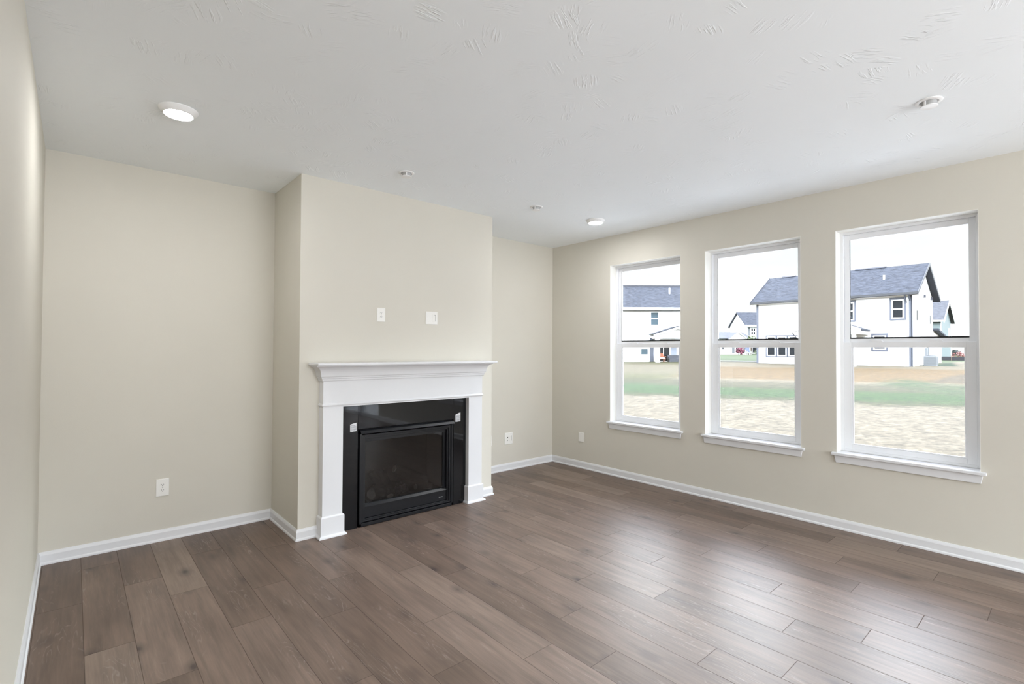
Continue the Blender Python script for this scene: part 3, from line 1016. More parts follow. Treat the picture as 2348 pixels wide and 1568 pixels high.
# paper labels stuck on the stone
def paper_label(x0, x1, z0, z1, label, rows, skew):
    mb = MB()
    n = 8
    y = YG - 0.0012
    vs_ = []
    for i in range(n + 1):
        t = i / n
        xx = x0 + (x1 - x0) * t
        lift = 0.003 * math.sin(t * math.pi)
        zt = z1 - skew * (1 - t) ** 1.5
        vs_.append(((xx, y, z0 + 0.002 * t), (xx, y - lift * 0.5, zt)))
    for a, b in zip(vs_, vs_[1:]):
        mb.prism([a[0], b[0], b[1], a[1]], (0, 0.0008, 0))
    o = mb.build('paper_label', M['paper'])
    ink = MB()
    rr = random.Random(int(x0 * 100))
    hh = (z1 - z0 - skew) / (rows + 1)
    for k in range(rows):
        zz = z0 + hh * (k + 0.8)
        xx = x0 + (x1 - x0) * 0.12
        while xx < x1 - (x1 - x0) * 0.2:
            ln = rr.uniform(0.004, 0.011)
            ink.box(xx, min(xx + ln, x1 - 0.005), y - 0.0030, y - 0.0022, zz, zz + hh * 0.38)
            xx += ln + 0.002
    ink.build('print', M['ink'], o)
    # origin at the label's foot
    c = Vector(((x0 + x1) / 2, y, z0))
    o.data.transform(Matrix.Translation(-c))
    o.location = c
    for ch in children(o):
        ch.data.transform(Matrix.Translation(-c))
    return tag(o, label, 'label', 'paper labels on the stone surround')


paper_label(-2.990, -2.938, 0.769, 0.838, 'white printed paper label stuck at the left upper corner of the black stone surround', 6, 0.012)
paper_label(-1.985, -1.930, 0.757, 0.840, 'white printed paper label stuck high on the right side of the black stone surround', 7, 0.016)


# ------------------------------------------------------------------ wall plates
def plate_obj(name, w, h, loc_, face, label, group=None):
    """plate in the local xz plane, proud of the wall along local -y; face = rotation about z"""
    o = tag(empty(name, loc_, face), label, 'outlet' if 'outlet' in name else 'wall plate', group)
    pm = MB()
    b = 0.004
    pts_b = [(-w / 2, -h / 2), (w / 2, -h / 2), (w / 2, h / 2), (-w / 2, h / 2)]
    pts_f = [(-w / 2 + b, -h / 2 + b), (w / 2 - b, -h / 2 + b), (w / 2 - b, h / 2 - b), (-w / 2 + b, h / 2 - b)]
    r0 = [pm.bm.verts.new((p[0], 0, p[1])) for p in pts_b]
    r1 = [pm.bm.verts.new((p[0], -0.0045, p[1])) for p in pts_b]
    r2 = [pm.bm.verts.new((p[0], -0.007, p[1])) for p in pts_f]
    for A, B in ((r0, r1), (r1, r2)):
        for k in range(4):
            l = (k + 1) % 4
            pm.bm.faces.new([A[k], A[l], B[l], B[k]])
    pm.bm.faces.new(r0)
    pm.bm.faces.new(r2)
    pm.build('cover_plate', M['plate'], o)
    return o


def duplex(o, cx=0.0):
    for s in (1, -1):
        rc = MB()
        pts = []
        for k in range(20):
            a = 2 * math.pi * k / 20
            pts.append((cx + 0.0165 * math.cos(a), -0.0068, s * 0.0195 + max(-0.0125, min(0.0125, 0.0165 * math.sin(a)))))
        rc.prism(pts, (0, -0.0022, 0))
        r_ = rc.build('receptacle', M['plate'], o)
        sl = MB()
        sl.box(cx - 0.0075, cx - 0.0053, -0.0096, -0.0088, s * 0.0195 - 0.001, s * 0.0195 + 0.007)
        sl.box(cx + 0.0053, cx + 0.0075, -0.0096, -0.0088, s * 0.0195 - 0.001, s * 0.0195 + 0.007)
        sl.bar((cx, -0.0088, s * 0.0195 - 0.0065), (cx, -0.0096, s * 0.0195 - 0.0065), 0.0032, 10)
        sl.build('slots', M['slot'], r_)
    MB().bar((cx, -0.0066, 0), (cx, -0.0082, 0), 0.003, 10).build('screw', M['greyslot'], o)


def media(o, cx):
    """rocker shaped opening with a recessed cable slot"""
    f_ = MB()
    f_.box(cx - 0.0165, cx + 0.0165, -0.0085, -0.0065, -0.0333, 0.0333)
    ins = f_.build('insert', M['plate'], o, bevel=0.0008)
    s_ = MB()
    s_.box(cx + 0.0105, cx + 0.0142, -0.0090, -0.0083, -0.029, 0.030)
    s_.box(cx + 0.002, cx + 0.0105, -0.0090, -0.0083, 0.026, 0.030)
    s_.build('slot', M['greyslot'], ins)


def rocker(o, cx):
    f_ = MB()
    f_.box(cx - 0.0165, cx + 0.0165, -0.0078, -0.0065, -0.0333, 0.0333)
    f_.build('insert', M['plate'], o, bevel=0.0006)


o = plate_obj('duplex_outlet', 0.080, 0.127, (-4.131, 0.0, 0.392), 0, 'white double outlet low on the wall of the left alcove', 'wall outlets')
duplex(o)
o2 = copy_tree(o)
o2.location = (-2.720, -CD, 1.709)
o2.scale = (0.92, 1, 0.90)
o2['label'] = 'white double outlet high on the chimney breast, above the mantel shelf'
o3 = copy_tree(o)
o3.location = (-1.035, 0.0, 0.376)
o3.scale = (1.0, 1, 0.95)
o3['label'] = 'white outlet low on the back wall, peeking out beside the chimney edge'
o = plate_obj('media_plate', 0.120, 0.114, (-2.229, -CD, 1.705), 0, 'white two-gang plate with a slot, right of the outlet above the mantel', 'two-gang cable plates')
media(o, 0.025)
rocker(o, -0.025)
o = plate_obj('media_plate', 0.124, 0.136, (-0.741, 0.0, 0.373), 0, 'white two-gang cable plate low on the back wall near the corner', 'two-gang cable plates')
media(o, 0.030)
jk = MB()
jk.bar((-0.022, -0.0066, 0.013), (-0.022, -0.0130, 0.013), 0.0058, 12)
jk.build('coaxial_jack', M['slot'], o)
MB().bar((-0.022, -0.0066, -0.022), (-0.022, -0.0100, -0.022), 0.0052, 12).build('cable_jack', M['greyslot'], o)
o = plate_obj('blank_plate', 0.076, 0.114, (0.0, -0.488, 0.373), -math.pi / 2, 'white blank plate low on the window wall, between the corner and the first window')
rocker(o, 0.0)


# ------------------------------------------------------------------ ceiling fittings
def downlight(x, y, label):
    o = tag(empty('disk_light', (x, y, H)), label, 'ceiling light', 'round ceiling lights')
    t_ = MB()
    t_.lathe([(0.094, 0.0), (0.094, -0.004), (0.090, -0.010), (0.078, -0.024), (0.071, -0.029), (0.069, -0.0295), (0.067, -0.027), (0.05, -0.006), (0.05, 0.0)], n=64, close=False)
    smooth_by_angle(t_.build('trim_ring', M['sprink'], o), 30)
    l_ = MB()
    l_.lathe([(0.0685, -0.0275), (0.066, -0.0305), (0.050, -0.0325), (0.025, -0.0335), (0.004, -0.0337)], n=64, close=True)
    smooth_by_angle(l_.build('lens', M['lens'], o), 30)
    return o


downlight(-4.223, -1.225, 'lit round ceiling light above the left alcove')
downlight(-0.680, -1.262, 'lit round ceiling light near the corner by the windows')


def sprinkler():
    o = empty('fire_sprinkler', (0, 0, H))
    f_ = MB()
    f_.lathe([(0.058, 0.0), (0.058, -0.0035), (0.054, -0.006), (0.042, -0.0065), (0.039, -0.004), (0.039, 0.0)], n=48, close=False)
    smooth_by_angle(f_.build('escutcheon', M['sprink'], o), 30)
    c_ = MB()
    c_.lathe([(0.039, -0.001), (0.033, -0.006), (0.031, -0.026), (0.020, -0.027), (0.004, -0.027)], n=40)
    smooth_by_angle(c_.build('body', M['sprink_shade'], o), 30)
    for s in (-1, 1):
        MB().box(s * 0.034 - 0.003, s * 0.034 + 0.003, -0.004, 0.004, -0.029, -0.003).build('frame_arm', M['sprink'], o)
    d_ = MB()
    d_.lathe([(0.036, -0.0265), (0.038, -0.0285), (0.037, -0.031), (0.030, -0.0325), (0.004, -0.0330)], n=48)
    smooth_by_angle(d_.build('deflector_plate', M['sprink'], o), 30)
    return o


s1 = sprinkler()
s1.location = (-1.272, -3.985, H)
s1.rotation_euler = (0, 0, -0.35)
tag(s1, 'white fire sprinkler on the ceiling at the right, nearest the camera', 'sprinkler', 'ceiling sprinklers')
s2 = copy_tree(s1)
s2.location = (-2.790, -1.190, H)
s2.rotation_euler = (0, 0, 1.1)
s2['label'] = 'white fire sprinkler on the ceiling in front of the chimney breast'
s3 = copy_tree(s1)
s3.location = (-1.452, -1.200, H)
s3.rotation_euler = (0, 0, 0.4)
s3['label'] = 'white fire sprinkler on the ceiling right of the chimney breast'


# ------------------------------------------------------------------ the view outside
def gz(x, y=30.0):
    dip = min(1.0, max(0.0, (x - 60.0) / 18.0)) * min(1.0, max(0.0, (11.0 - y) / 3.0))
    if x > 110:
        dip = 1.0
    return -0.30 + 0.0132 * x - 0.56 * dip


g = MB()
xs = [0.16, 4, 8, 12, 16, 20, 26, 32, 38, 44, 52, 62, 75, 95, 130, 180, 260]
ysg = [-60, -20, -10, -4, 0, 4, 8, 12, 16, 22, 30, 45, 70, 120, 200]
rr = random.Random(11)
grid = []
for x in xs:
    grid.append([g.bm.verts.new((x, y, gz(min(x, 100), y) - (0.56 if x > 110 and y >= 11 else 0.0) + (rr.uniform(-0.02, 0.02) if 10 < x < 40 else 0))) for y in ysg])
for i in range(len(xs) - 1):
    for j in range(len(ysg) - 1):
        g.bm.faces.new([grid[i][j], grid[i + 1][j], grid[i + 1][j + 1], grid[i][j + 1]])
tag(g.build('ground', M['ground']), 'straw covered yard with a green grass strip outside the windows', 'ground', kind='structure')


pt = MB().box(0.17, 4.2, -15.0, 1.2, -0.34, -0.20)  # added reflector, hidden below the sills, throws daylight onto the ceiling
tag(pt.build('outdoor_slab', simple('bounce_slab_white', (0.74, 0.74, 0.73), 0.8, noise=0.03)), 'added pale slab below the windows, out of view, bouncing daylight inside', 'light reflector', kind='structure')


def ext_window(parent, name, X0, X1, Z0, Z1, y, trim, glass, tw=0.10, mode='hung', cap=None, sash='white_ext'):
    """a framed window on the front face (y) of a house: casing, white sash, panes as sub-parts"""
    c = MB()
    if tw:
        c.box(X0, X0 + tw, y - 0.05, y, Z0, Z1)
        c.box(X1 - tw, X1, y - 0.05, y, Z0, Z1)
        c.box(X0 + tw, X1 - tw, y - 0.05, y, Z0, Z0 + tw)
        c.box(X0 + tw, X1 - tw, y - 0.06, y, Z1 - tw * 1.25, Z1)
    else:
        c.box(X0, X1, y - 0.02, y, Z0, Z1)
    w = c.build(name, M[trim], parent)
    sx0, sx1, sz0, sz1 = X0 + tw, X1 - tw, Z0 + tw, Z1 - tw * 1.25
    s = MB()
    f_ = 0.085
    zm = (sz0 + sz1) / 2
    s.box(sx0, sx0 + f_, y - 0.035, y, sz0, sz1)
    s.box(sx1 - f_, sx1, y - 0.035, y, sz0, sz1)
    s.box(sx0 + f_, sx1 - f_, y - 0.035, y, sz0, sz0 + f_)
    s.box(sx0 + f_, sx1 - f_, y - 0.035, y, sz1 - f_, sz1)
    rows = [(sz0 + f_, sz1 - f_)]
    if mode in ('hung', 'grid'):
        s.box(sx0 + f_, sx1 - f_, y - 0.035, y, zm - 0.05, zm + 0.05)
        rows = [(sz0 + f_, zm - 0.05), (zm + 0.05, sz1 - f_)]
    cols = [(sx0 + f_, sx1 - f_)]
    if mode in ('grid', 'slide'):
        xm = (sx0 + sx1) / 2
        s.box(xm - 0.035, xm + 0.035, y - 0.035, y, sz0 + f_, sz1 - f_)
        cols = [(sx0 + f_, xm - 0.035), (xm + 0.035, sx1 - f_)]
    s.build('sash', M[sash], w)
    for a, b in rows:
        for p, q in cols:
            MB().box(p, q, y - 0.012, y - 0.006, a, b).build('pane', M[glass], w)
    return w


def gable_roof(parent, X0, X1, Y0, Y1, ze, zr, mat, over=0.40, end=0.45, th=0.18, fascia='gutter'):
    """ridge along X"""
    ym = (Y0 + Y1) / 2
    sl = (zr - ze) / (ym - (Y0 - over))
    r = MB()
    a = [(X0 - end, Y0 - over, ze), (X0 - end, ym, zr), (X0 - end, Y1 + over, ze), (X0 - end, Y1 + over, ze - th), (X0 - end, ym, zr - th), (X0 - end, Y0 - over, ze - th)]
    r.prism(a[:2] + [a[4], a[5]], (X1 - X0 + 2 * end, 0, 0))
    r.prism([a[1], a[2], a[3], a[4]], (X1 - X0 + 2 * end, 0, 0))
    return r.build('roof', mat, parent)


def house(name, label, org, rz, L, D, hw, zr, wall, roof, trim='siding_trim', end=0.45, over=0.40):
    h = tag(empty(name, org, rz), label, 'house')
    w = MB()
    ze = hw + 0.06
    ym = D / 2
    slope = (zr - ze) / (ym + over)
    zw = hw + 0.06 + slope * over - 0.20
    gy = zr - 0.20
    w.prism([(0, 0, -0.3), (0, D, -0.3), (0, D, zw), (0, ym, gy), (0, 0, zw)], (L, 0, 0))
    w.build('walls', M[wall], h)
    gable_roof(h, 0, L, 0, D, ze, zr, M[roof], over, end)
    return h, ze


# --- the nearer white house, seen through the middle and right windows
BX, BY = 44.0, 15.86
hb, ze = house('white_house', 'white two-storey house with slate blue roof, seen through the middle and right windows', (BX, BY, 0.28), -math.pi / 2, 11.63, 8.2, 5.66, 8.46, 'siding_white', 'shingle')
LB, DB = 11.63, 8.2
gt = MB()
gt.box(-0.45, LB + 0.45, -0.52, -0.40, ze - 0.16, ze + 0.02)
gt.build('gutter', M['gutter'], hb)
for X in (LB + 0.45, -0.49):
    rk = MB()
    rk.prism([(X, -0.42, ze - 0.24), (X, -0.42, ze + 0.03), (X, DB / 2, 8.49), (X, DB / 2, 8.22)], (0.04, 0, 0))
    rk.prism([(X, DB + 0.42, ze - 0.24), (X, DB + 0.42, ze + 0.03), (X, DB / 2, 8.49), (X, DB / 2, 8.22)], (0.04, 0, 0))
    rk.build('rake_board', M['gutter'], hb)
sf = MB()
sf.box(-0.45, LB + 0.45, -0.40, 0.0, ze - 0.20, ze - 0.17)
sf.build('soffit', M['white_ext'], hb)
cbm = MB()
cbm.box(LB - 0.16, LB + 0.03, -0.04, 0.0, -0.05, ze - 0.18)
cbm.box(LB, LB + 0.04, -0.04, 0.20, -0.05, ze - 0.18)
cbm.build('corner_board', M['siding_trim'], hb)
cbm = MB()
cbm.box(-0.03, 0.15, -0.04, 0.0, -0.05, ze - 0.18)
cbm.build('corner_board', M['siding_trim'], hb)
dp = MB()
dp.bar((LB - 0.35, -0.45, ze - 0.14), (LB - 0.30, -0.08, ze - 0.75), 0.045, 8)
dp.box(LB - 0.14, LB - 0.04, -0.13, -0.04, 0.0, ze - 0.55)
dp.bar((LB - 0.09, -0.45, ze - 0.14), (LB - 0.09, -0.09, ze - 0.60), 0.05, 8)
dp.build('downspout', M['siding_trim'], hb)
MB().box(-0.02, LB + 0.02, -0.025, 0.02, -0.30, 0.02).build('foundation', M['shutter'], hb)
for a, b in ((6.9, 9.2), (0.75, 2.0)):
    rv = MB()
    rv.prism([(a, DB / 2 - 0.16, 8.42), (a, DB / 2, 8.54), (a, DB / 2 + 0.16, 8.42)], (b - a, 0, 0))
    rv.build('ridge_vent', M['ridge_vent'], hb)
vp = MB()
vp.bar((9.47, 2.0, 7.0), (9.47, 2.0, 7.52), 0.07, 10)
vp.build('vent_pipe', M['white_ext'], hb)
ext_window(hb, 'window', 10.25, 11.29, 3.63, 5.41, 0, 'siding_trim', 'extglass', 0.13)
ext_window(hb, 'window', 6.95, 7.99, 3.63, 5.41, 0, 'siding_trim', 'extglass', 0.13)
ext_window(hb, 'window', 9.02, 10.14, 1.18, 2.62, 0, 'siding_trim', 'extglass', 0.13)
for k in range(3):
    ext_window(hb, 'window', 0.80 + k * 0.94, 0.80 + k * 0.94 + 0.96, 0.62, 2.62, 0, 'siding_trim', 'extglass', 0.09)
# gable end: narrow windows and small lamps
for Y, z0, z1 in ((1.3, 3.55, 5.45), (6.5, 3.45, 5.25)):
    gw = MB()
    gw.box(LB, LB + 0.05, Y, Y + 0.75, z0, z1)
    gf = gw.build('side_window', M['white_ext'], hb)
    MB().box(LB + 0.05, LB + 0.058, Y + 0.1, Y + 0.65, z0 + 0.1, (z0 + z1) / 2 - 0.05).build('pane', M['extglass'], gf)
    MB().box(LB + 0.05, LB + 0.058, Y + 0.1, Y + 0.65, (z0 + z1) / 2 + 0.05, z1 - 0.1).build('pane', M['white_ext'], gf)
for Y in (4.4, 7.2):
    v_ = MB()
    v_.prism([(LB, Y, 5.66), (LB, Y + 0.26, 5.66), (LB, Y + 0.13, 5.92)], (0.14, 0, 0))
    v_.build('wall_vent', M['ridge_vent'], hb)
# low wing behind
wg = MB()
wg.prism([(6.0, DB, -0.3), (6.0, 12.1, -0.3), (6.0, 12.1, 2.45), (6.0, DB, 3.05)], (LB - 6.0, 0, 0))
wg.build('rear_wing', M['siding_white'], hb)
wr = MB()
wr.prism([(5.8, DB, 3.06), (5.8, 12.5, 2.42), (5.8, 12.5, 2.56), (5.8, DB, 3.22)], (LB - 5.4, 0, 0))
wr.build('wing_roof', M['shingle'], hb)
# porch
P0, P1, PZ = 4.05, 8.95, 2.80
pr = MB()
pm_ = (P0 + P1) / 2
for s, e_ in ((P0, pm_), (P1, pm_)):
    pr.prism([(s, -2.6, PZ), (e_, -2.6, PZ + 0.90), (e_, -2.6, PZ + 1.02), (s, -2.6, PZ + 0.12)], (0, 2.6, 0))
pr.build('porch_roof', M['shingle'], hb)
pf = MB()
pf.prism([(P0 + 0.1, -2.5, PZ - 0.28), (P1 - 0.1, -2.5, PZ - 0.28), (P1 - 0.1, -2.5, PZ), (pm_, -2.5, PZ + 0.86), (P0 + 0.1, -2.5, PZ)], (0, 0.14, 0))
pf.box(P0 + 0.10, P0 + 0.24, -2.4, 0, PZ - 0.28, PZ)
pf.box(P1 - 0.24, P1 - 0.10, -2.4, 0, PZ - 0.28, PZ)
pf.build('porch_beam', M['white_ext'], hb)
pg = MB()
pg.prism([(P0 - 0.02, -2.66, PZ - 0.04), (pm_, -2.66, PZ + 0.86), (pm_, -2.66, PZ + 1.04), (P0 - 0.02, -2.66, PZ + 0.14)], (0, 0.05, 0))
pg.prism([(P1 + 0.02, -2.66, PZ - 0.04), (pm_, -2.66, PZ + 0.86), (pm_, -2.66, PZ + 1.04), (P1 + 0.02, -2.66, PZ + 0.14)], (0, 0.05, 0))
pg.build('porch_fascia', M['white_ext'], hb)
for X in (P0 + 0.38, P1 - 0.62):
    MB().box(X, X + 0.24, -2.52, -2.28, -0.3, PZ - 0.28).build('porch_post', M['white_ext'], hb)
MB().bar((P0 - 0.1, -2.5, PZ - 0.02), (P0 + 0.22, -2.35, PZ - 0.55), 0.045, 8).build('porch_downspout', M['gutter'], hb)

# air conditioner and meters against the gable end of the white house
ac = tag(empty('air_conditioner', (46.9, 3.55, gz(46.9))), 'grey air conditioning unit on the ground beside the white house', 'air conditioner')
MB().box(-0.42, 0.42, -0.40, 0.40, -0.02, 0.80).build('cabinet', M['metal_grey'], ac, bevel=0.03)
lv = MB()
for k in range(9):
    lv.box(-0.40, 0.40, -0.412, -0.40, 0.10 + k * 0.07, 0.125 + k * 0.07)
    lv.box(-0.432, -0.42, -0.38, 0.38, 0.10 + k * 0.07, 0.125 + k * 0.07)
lv.build('louvres', M['shutter'], ac)
MB().lathe([(0.36, 0.83), (0.36, 0.80), (0.05, 0.80)], n=24).build('fan_guard', M['gutter'], ac)
um = tag(empty('utility_meter', (49.0, BY - LB, 1.0)), 'grey utility meter cabinet fixed to the side of the white house', 'meter')
mm = MB()
mm.box(-0.18, 0.18, -0.16, 0.0, -0.10, 0.75)
mm.build('cabinet', M['metal_grey'], um, bevel=0.01)
MB().box(0.42, 0.75, -0.14, 0.0, -0.2, 1.0).build('breaker_box', M['shutter'], um, bevel=0.01)
MB().bar((0.0, -0.06, -0.1), (0.0, -0.06, -0.75), 0.03, 8).build('conduit', M['metal_grey'], um)

# --- the house at the left, seen through the first window
AO = (37.92, 29.51, 0.20)
ARZ = math.atan2(-0.659, 0.753)
ha, ze = house('white_house', 'white house with blue grey roof and gabled porch, seen through the window nearest the corner', AO, ARZ, 10.3, 9.0, 5.72, 8.75, 'siding_white', 'shingle', over=0.45)
MB().box(-0.45, 10.75, -0.58, -0.45, ze - 0.20, ze + 0.03).build('gutter', M['white_ext'], ha)
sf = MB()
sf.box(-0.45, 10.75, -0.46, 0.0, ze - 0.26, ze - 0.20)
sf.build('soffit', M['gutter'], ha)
MB().box(-1e-3, 10.3, 4.3, 4.7, 8.60, 8.80).build('ridge_vent', M['ridge_vent'], ha)
MB().bar((8.1, 2.7, 7.5), (8.1, 2.7, 8.3), 0.09, 10).build('vent_pipe', M['white_ext'], ha)
ext_window(ha, 'window', 5.02, 6.30, 3.75, 5.60, 0, 'white_ext', 'extglass_pale', 0.16)
ext_window(ha, 'window', 4.00, 5.12, 0.62, 1.66, 0, 'white_ext', 'extglass_pale', 0.12, mode='single')
MB().box(5.12, 5.55, -0.03, 0.0, -0.1, 2.6).build('porch_side_panel', M['siding_trim'], ha)
wd = ext_window(ha, 'patio_door', 5.80, 7.40, -0.02, 2.15, 0, 'white_ext', 'extglass', 0.08, mode='slide')
ext_window(ha, 'window', 8.15, 9.2, 0.75, 2.05, 0, 'white_ext', 'extglass', 0.08)
MB().box(7.42, 8.0, -0.03, 0.0, 0.0, 2.4).build('porch_shade_panel', M['porch_shade'], ha)  # painted shade: darker sheet over the white wall under the porch
pm_ = 7.55
pr = MB()
pf = MB()
for s in (5.05, 10.05):
    pr.prism([(s, -1.9, 2.92), (pm_, -1.9, 3.72), (pm_, -1.9, 3.80), (s, -1.9, 3.00)], (0, 1.9, 0))
    pf.prism([(s, -1.86, 2.70), (pm_, -1.86, 3.50), (pm_, -1.86, 3.72), (s, -1.86, 2.92)], (0, 0.04, 0))
pr.build('porch_roof', M['shingle'], ha)
pf.build('porch_fascia', M['white_ext'], ha)
pf = MB()
pf.prism([(5.35, -1.6, 2.50), (9.75, -1.6, 2.50), (9.75, -1.6, 2.86), (pm_, -1.6, 3.56), (5.35, -1.6, 2.86)], (0, 0.10, 0))
pf.box(5.35, 5.50, -1.5, 0, 2.5, 2.8)
pf.build('porch_gable', M['siding_white'], ha)
for X in (5.36, 9.35):
    MB().box(X, X + 0.38, -1.72, -1.34, -0.25, 2.5).build('porch_column', M['white_ext'], ha)
MB().box(5.3, 9.8, -1.8, 0.0, -0.25, -0.02).build('outdoor_slab', M['concrete'], ha)


def in_house(h, X, Y, Z):
    return Matrix.LocRotScale(h.location, h.rotation_euler, None) @ Vector((X, Y, Z))


# patio furniture
def armchair(org, rz, frame, cush, label):
    o = tag(empty('patio_chair', org, rz), label, 'chair')
    for sx in (-0.32, 0.32):
        for sy in (-0.3, 0.3):
            MB().box(sx - 0.035, sx + 0.035, sy - 0.035, sy + 0.035, 0, 0.62 if sy < 0 else 0.9).build('leg', M[frame], o)
    MB().box(-0.40, 0.40, -0.38, 0.36, 0.36, 0.42).build('seat', M[frame], o)
    MB().box(-0.30, 0.30, -0.36, 0.26, 0.42, 0.52).build('seat_cushion', M[cush], o, bevel=0.03)
    bk = MB()
    for k in range(5):
        bk.box(-0.30 + k * 0.125, -0.20 + k * 0.125, 0.30, 0.35, 0.42, 0.98)
    bk.build('backrest', M[frame], o)
    for sx in (-0.36, 0.36):
        MB().box(sx - 0.06, sx + 0.06, -0.36, 0.34, 0.62, 0.66).build('armrest', M[frame], o)
    return o


armchair(in_house(ha, 6.1, -0.85, -0.02), ARZ, 'cedar', 'cushion_pale', 'orange wooden chair with pale cushion on the porch of the left-hand house')
so = tag(empty('patio_sofa', in_house(ha, 7.6, -0.9, -0.02), ARZ), 'dark grey wicker sofa on the porch of the left-hand house', 'sofa')
MB().box(-0.75, 0.75, -0.40, 0.35, 0.03, 0.38).build('base', M['wicker'], so, bevel=0.02)
MB().box(-0.75, 0.75, 0.22, 0.40, 0.38, 0.80).build('backrest', M['wicker'], so, bevel=0.02)
for s in (-0.72, 0.72):
    MB().box(s - 0.09, s + 0.09, -0.40, 0.30, 0.38, 0.62).build('armrest', M['wicker'], so, bevel=0.02)
MB().box(-0.60, 0.60, -0.36, 0.2, 0.385, 0.48).build('seat_cushion', M['wicker'], so, bevel=0.03)
ot = tag(empty('patio_ottoman', in_house(ha, 8.75, -1.0, -0.02), ARZ), 'dark red cushioned stool at the right end of the wicker sofa', 'stool')
MB().box(-0.24, 0.24, -0.24, 0.24, 0.0, 0.32).build('base', M['wicker'], ot, bevel=0.02)
MB().box(-0.25, 0.25, -0.25, 0.25, 0.325, 0.45).build('cushion', M['redcloth'], ot, bevel=0.04)

# --- the house between, far behind
hc, ze = house('far_house', 'far white house with a tall blue roof behind the white house, through the middle window', (92.41, 38.16, 0.78), ARZ, 6.6, 7.0, 5.55, 8.35, 'siding_white', 'shingle', end=0.30)
MB().box(-0.3, 6.9, -0.55, -0.40, ze - 0.35, ze + 0.02).build('fascia', M['white_ext'], hc)
ext_window(hc, 'window', 0.85, 1.85, 3.70, 5.15, 0, 'white_ext', 'extglass', 0.05, mode='grid')
MB().box(0.32, 0.72, -0.04, 0, 3.60, 5.2).build('shutter', M['shutter'], hc)
MB().box(0.10, 6.6, -0.06, 0, 3.05, 3.20).build('belt_trim', M['shutter'], hc)
wv_ = ext_window(hc, 'window', 0.15, 2.2, 0.15, 2.5, 0, 'white_ext', 'extglass', 0.10, mode='slide')
hd_ = tag(empty('far_house', (83.48, 40.66, 0.75), ARZ), 'low white house with a front gable and grey roof, left of the far tall roof', 'house')
wl = MB()
wl.prism([(0, 0, -0.3), (0, 8, -0.3), (0, 8, 3.0), (0, 4, 4.1), (0, 0, 3.0)], (7.2, 0, 0))
wl.build('walls', M['siding_white'], hd_)
gable_roof(hd_, 0, 7.2, 0, 8, 3.05, 4.35, M['shingle_grey'], 0.4, 0.3, 0.15)
fg = MB()
fg.prism([(3.0, -1.0, -0.3), (6.2, -1.0, -0.3), (6.2, -1.0, 2.75), (4.6, -1.0, 3.95), (3.0, -1.0, 2.75)], (0, 4.0, 0))
fg.build('front_gable', M['siding_white'], hd_)
fr_ = MB()
for s in (2.75, 6.45):
    fr_.prism([(s, -1.25, 2.65), (4.6, -1.25, 4.05), (4.6, -1.25, 4.18), (s, -1.25, 2.78)], (0, 5.0, 0))
fr_.build('gable_roof', M['shingle_grey'], hd_)
ff = MB()
for s in (2.75, 6.45):
    ff.prism([(s, -1.30, 2.55), (4.6, -1.30, 3.95), (4.6, -1.30, 4.18), (s, -1.30, 2.78)], (0, 0.05, 0))
ff.build('fascia', M['white_ext'], hd_)
ext_window(hd_, 'window', 4.0, 5.4, 0.25, 2.35, -1.0, 'white_ext', 'extglass', 0.06, mode='slide')
MB().box(3.42, 3.92, -1.05, -1.0, 0.25, 2.35).build('shutter', M['shutter'], hd_)
MB().box(5.50, 6.05, -1.05, -1.0, 0.25, 2.35).build('shutter', M['shutter'], hd_)
ext_window(hd_, 'window', 1.9, 2.5, 0.9, 1.9, 0, 'white_ext', 'extglass', 0.06)

# --- green house, behind at the right
he, ze = house('green_house', 'sage green house with weathered roof, partly hidden behind the white house at the right', (94.42, 20.8, 0.63), -math.pi / 2, 11.0, 9.0, 5.55, 8.95, 'siding_green', 'shingle_grey', over=0.45)
MB().box(-0.45, 11.5, -0.60, -0.46, ze - 0.20, ze + 0.03).build('gutter', M['white_ext'], he)
rk = MB()
X = 11.45
rk.prism([(X, -0.47, ze - 0.40), (X, -0.47, ze + 0.03), (X, 4.5, 8.98), (X, 4.5, 8.55)], (0.05, 0, 0))
rk.prism([(X, 9.47, ze - 0.40), (X, 9.47, ze + 0.03), (X, 4.5, 8.98), (X, 4.5, 8.55)], (0.05, 0, 0))
rk.build('rake_board', M['white_ext'], he)
cb_ = MB()
cb_.box(11.0, 11.05, 8.6, 9.02, 0.0, 5.4)
cb_.box(11.0, 11.05, -0.02, 0.3, 0.0, 5.4)
cb_.build('corner_board', M['white_ext'], he)
sw = MB()
sw.box(11.0, 11.06, 6.4, 7.4, 2.2, 4.6)
sw.build('side_window', M['white_ext'], he)

# --- small things in the far yards
cs = MB()
cs.prism([(46.4, 14.0, gz(46.4) + 0.02), (46.9, 14.0, gz(46.9) + 0.02), (46.9, 60.0, gz(46.9) + 0.02), (46.4, 60.0, gz(46.4) + 0.02)], (0, 0, 0.10))
tag(cs.build('kerb', M['concrete']), 'pale kerb strip between the bare ground and the far lawn', 'kerb', kind='structure')


def shrub(x, y, h, w, mat, label, name='shrub', seed=1):
    o = tag(empty(name, (x, y, gz(x))), label, 'shrub')
    MB().leaves((0, 0, h * 0.55), (w, w, h * 0.5), 160, h * 0.16, seed).build('foliage', M[mat], o)
    st = MB()
    for k in range(4):
        a = k * 1.57
        st.bar((0, 0, 0), (w * 0.5 * math.cos(a), w * 0.5 * math.sin(a), h * 0.6), 0.03, 5, 0.012)
    st.build('stems', M['bark'], o)
    return o


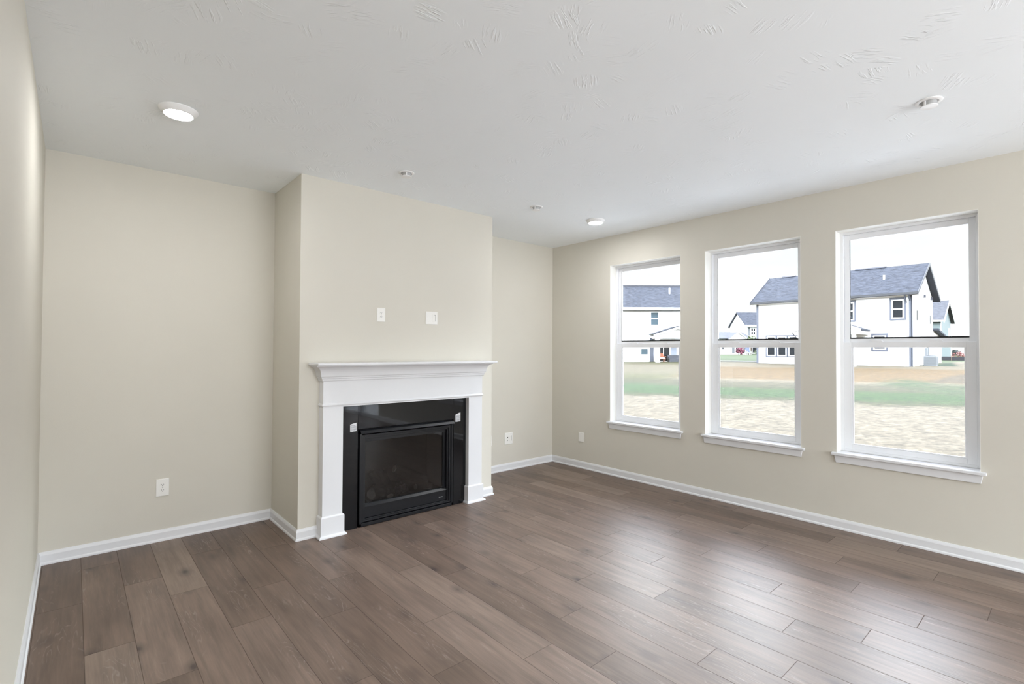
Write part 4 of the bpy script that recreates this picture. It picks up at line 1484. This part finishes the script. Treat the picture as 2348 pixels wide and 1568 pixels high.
shrub(83.6, 35.3, 1.25, 0.75, 'leaf_red', 'crimson shrub on the far lawn, seen through the middle window', seed=2)
shrub(84.8, 34.4, 0.75, 0.7, 'leaf', 'low green shrub right of the crimson one on the far lawn', seed=3)
shrub(84.2, 32.3, 0.9, 0.9, 'leaf_pale', 'pale green shrub behind the white lawn chair on the far lawn', seed=4)
tr_ = tag(empty('young_tree', (86.2, 34.6, gz(86.2))), 'young pale green tree in front of the far house', 'tree')
MB().bar((0, 0, 0), (0, 0, 2.0), 0.06, 7, 0.04).build('trunk', M['bark'], tr_)
MB().leaves((0, 0, 2.5), (0.95, 0.95, 0.9), 150, 0.2, 5).build('crown', M['leaf_pale'], tr_)
lc = armchair(Vector((81.9, 33.2, gz(81.9))), ARZ, 'white_ext', 'bluecloth', 'white chair with blue cushions standing on the far lawn')
MB().box(-0.34, 0.34, 0.20, 0.29, 0.52, 1.35).build('back_cushion', M['bluecloth'], lc, bevel=0.04)
fb_ = tag(empty('silt_fence', (84.0, 1.0, gz(84.0, 1.0))), 'long black silt fence across the ground at the far right', 'fence')
ff = MB()
for k in range(16):
    y0 = -14.8 + k * 1.4
    ff.box(-0.02 + 0.05 * (k % 2), 0.02 + 0.05 * (k % 2), y0, y0 + 1.4, 0, 0.56 + 0.06 * math.sin(k * 2.1))
ff.build('cloth', M['siltcloth'], fb_)
for k in range(17):
    MB().bar((-0.05, -14.8 + k * 1.4, -0.1), (-0.05, -14.8 + k * 1.4, 0.72), 0.03, 5).build('stake', M['bark'], fb_)
pk = tag(empty('flower_bed', (86.5, 6.85, gz(86.5, 6.8))), 'bed of pink flowers behind the black silt fence', 'flowers', kind='stuff')
MB().leaves((0, 0, 0.72), (0.7, 0.75, 0.45), 170, 0.11, 8).build('blossoms', M['leaf_pink'], pk)
MB().leaves((0, 0, 0.40), (0.7, 0.85, 0.40), 160, 0.12, 9).build('leaves', M['leaf'], pk)
for k, (y, hh, nm_) in enumerate(((18.6, 1.4, 'just right of the green house'), (13.6, 1.2, 'second to the right of the green house'), (8.6, 1.5, 'third to the right of the green house'))):
    o = tag(empty('distant_tree', (170 + k, y, gz(100) - 0.56)), 'distant dark tree on the horizon, ' + nm_, 'tree', 'distant trees on the horizon')
    MB().leaves((0, 0, hh * 0.55), (1.8, 1.9, hh * 0.55), 240, 0.42, 30 + k).build('crown', M['leaf_dark'], o)
    MB().bar((0, 0, -0.2), (0, 0, hh * 0.6), 0.2, 6).build('trunk', M['bark'], o)
